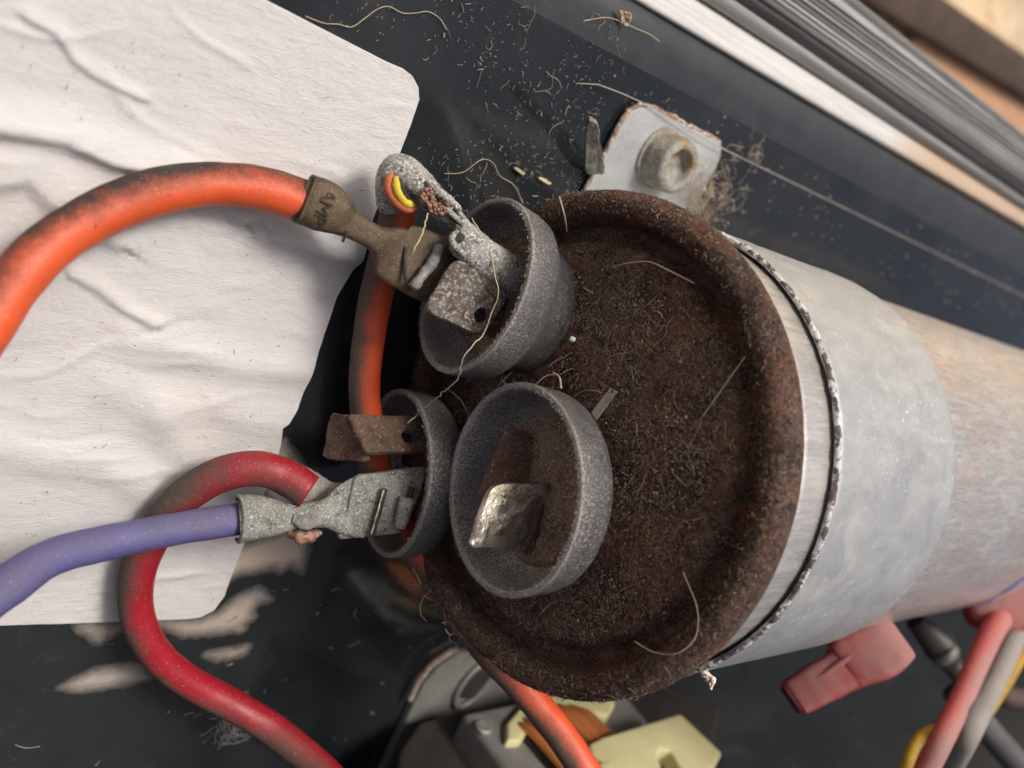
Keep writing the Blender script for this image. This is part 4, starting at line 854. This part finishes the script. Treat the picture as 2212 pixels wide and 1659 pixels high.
thread('hair', 'curled hair on the black panel under the grey flange edge', [PP(*q, .03) for q in ((1260, 45), (1310, 38), (1345, 48), (1375, 62), (1405, 75), (1425, 90))], .0042, MTH, 'hair')
thread('spider_silk', 'fine straight strand of spider silk stretched across the panel behind the can', [PP(1245, 180, .05), PP(1290, 182, .05), PP(1400, 228, .15)] + [PP(u, 310 + (u - 1540) * .49, .2) for u in (1540, 1700, 1850, 2000, 2212, 2400)], .007, MDUST, 'spider silk')
thread('fibre', 'short pale fibre bridging the lid edge near the top cup', [PA(1208, 425, 0, -.45 - .13), PA(1218, 460, 0, -.4 - .13), PA(1225, 500, 0, -.1 - .13)], .009, MFIB, 'fibre')
thread('fibre', 'thin yellow fibre standing behind the rim of the front cup', [PD(1195, 805, 9.3), PD(1208, 815, 9.2), PD(1212, 838, 9.0)], .010, MTH, 'fibre')
thread('fibre', 'long looping fibre near the bottom edge of the rusty lid', [PA(*q, 0, -.16 - .13) for q in ((1475, 1235), (1492, 1275), (1505, 1310), (1508, 1350), (1497, 1385), (1460, 1412), (1410, 1408), (1370, 1385))], .006, MFIB, 'fibre')
thread('fibre', 'straight pale fibre leaning on the right side of the lid near the channel', [PA(1500, 925, 0, -.05 - .13), PA(1560, 840, 0, -.1 - .13), PA(1610, 770, 0, -.05 - .13)], .008, MFIB, 'fibre')
thread('fibre', 'wispy fibre curling over the panel above the top cup', [PP(*q, .05) for q in ((960, 375), (1000, 372), (1040, 345), (1065, 352), (1080, 380), (1110, 400), (1130, 440))], .005, MFIB, 'fibre')
thread('fibre', 'wispy cobweb fibre along the right wall of the front cup', [PD(1262, 1000, 8.98), PD(1265, 1040, 8.98), PD(1255, 1060, 9.0), PD(1232, 1075, 9.05), PD(1215, 1072, 9.1)], .008, MDUST, 'fibre')
# grass sliver, bead, leaf flake, lint tuft
V, F = plate([PA(1318, 838, 0, -.10 - .13), PA(1335, 846, 0, -.10 - .13), PA(1288, 908, 0, -.16 - .13), PA(1277, 893, 0, -.16 - .13)], .02, (.06, .04)); o = obj('grass_sliver', V, F, grime('dry_grey_grass', (.26, .26, .22), (.33, .33, .28), (.2, .2, .17), 8, 30, .6, .75), None, origin=PA(1306, 870, 0, -.1 - .13)); tag(o, 'dry grey sliver of grass stuck to the lid behind the front cup', 'grass sliver')
VV, FF = [], []; blob(PA(1236, 733, 0, -.14 - .13), .036, (14, 10)); o = obj('white_bead', VV, FF, grime('white_bead', (.85, .84, .82), (.75, .74, .72), (.6, .6, .6), 8, 20, .65, .8, .4), None, origin=PA(1236, 733, 0, -.1 - .13)); tag(o, 'tiny white bead on the rusty lid beside the top cup', 'bead'); roughen(o, .012, 20)
V, F = plate([PP(1338, 20, .04), PP(1366, 28, .12), PP(1358, 60, .06), PP(1340, 52, .03)], .025, (.3, .3)); o = obj('leaf_flake', V, F, MFIB, None, origin=PP(1350, 40)); tag(o, 'small dry leaf flake on the grey flange at the top', 'leaf flake'); roughen(o, .05, 5)
V, F = plate([PP(1108, 363, .04), PP(1115, 360, .04), PP(1135, 374, .05), PP(1128, 378, .05)], .03, (.2, .3)); o = obj('wood_splinter', V, F, MFIB, None, origin=PP(1120, 368)); tag(o, 'pale wood splinter on the panel above the capacitor rim', 'splinter')
V, F = plate([PP(1160, 384, .04), PP(1170, 382, .04), PP(1192, 396, .05), PP(1184, 399, .05)], .03, (.2, .3)); o = obj('wood_splinter', V, F, MTH, None, origin=PP(1178, 390)); tag(o, 'yellow green splinter on the panel nearest the strap tab', 'splinter')
MTUFT = grime('cream_lint', (.60, .52, .45), (.68, .61, .54), (.4, .33, .28), 12, 30, .6, .75, .95)
tf = thing('lint_tuft', 'cream tuft of lint hanging off the lower capacitor rim', 'lint', PD(1520, 1425, 9.75))
V, F = loft([sec(1512, 1418, 9.76, 5, .02), sec(1522, 1432, 9.72, 11, .05), sec(1523, 1450, 9.72, 9, .045), sec(1529, 1466, 9.74, 8, .035), sec(1536, 1482, 9.76, 3, .015)], 50, 10, 2); o = obj('tuft', V, F, MTUFT, tf); roughen(o, .05, 12, 4)
V, F = tube([PD(1525, 1455, 9.7), PD(1538, 1462, 9.7), PD(1540, 1478, 9.7), PD(1535, 1488, 9.7)], .02, 24, 6); o = obj('strand', V, F, MTUFT, tf); roughen(o, .02, 14)
for n_ in ('panel_specks', 'panel_hairs', 'panel_grit', 'panel_scraps', 'label_specks', 'panel_lint', 'panel_lint.001', 'panel_lint.002'):
    bpy.data.objects[n_]['label'] = {'panel_specks': 'pale dust specks over the black panel at the top', 'panel_hairs': 'short curled hairs over the black panel at the top', 'panel_grit': 'pale grit on the black panel behind the can', 'panel_scraps': 'pale scraps on the lower black panel', 'label_specks': 'tiny dark specks over the white label', 'panel_lint': 'tan lint on the panel right of the tab', 'panel_lint.001': 'small curl of tan lint on the panel right of the screw', 'panel_lint.002': 'grey lint beside the red wire at the bottom'}[n_]
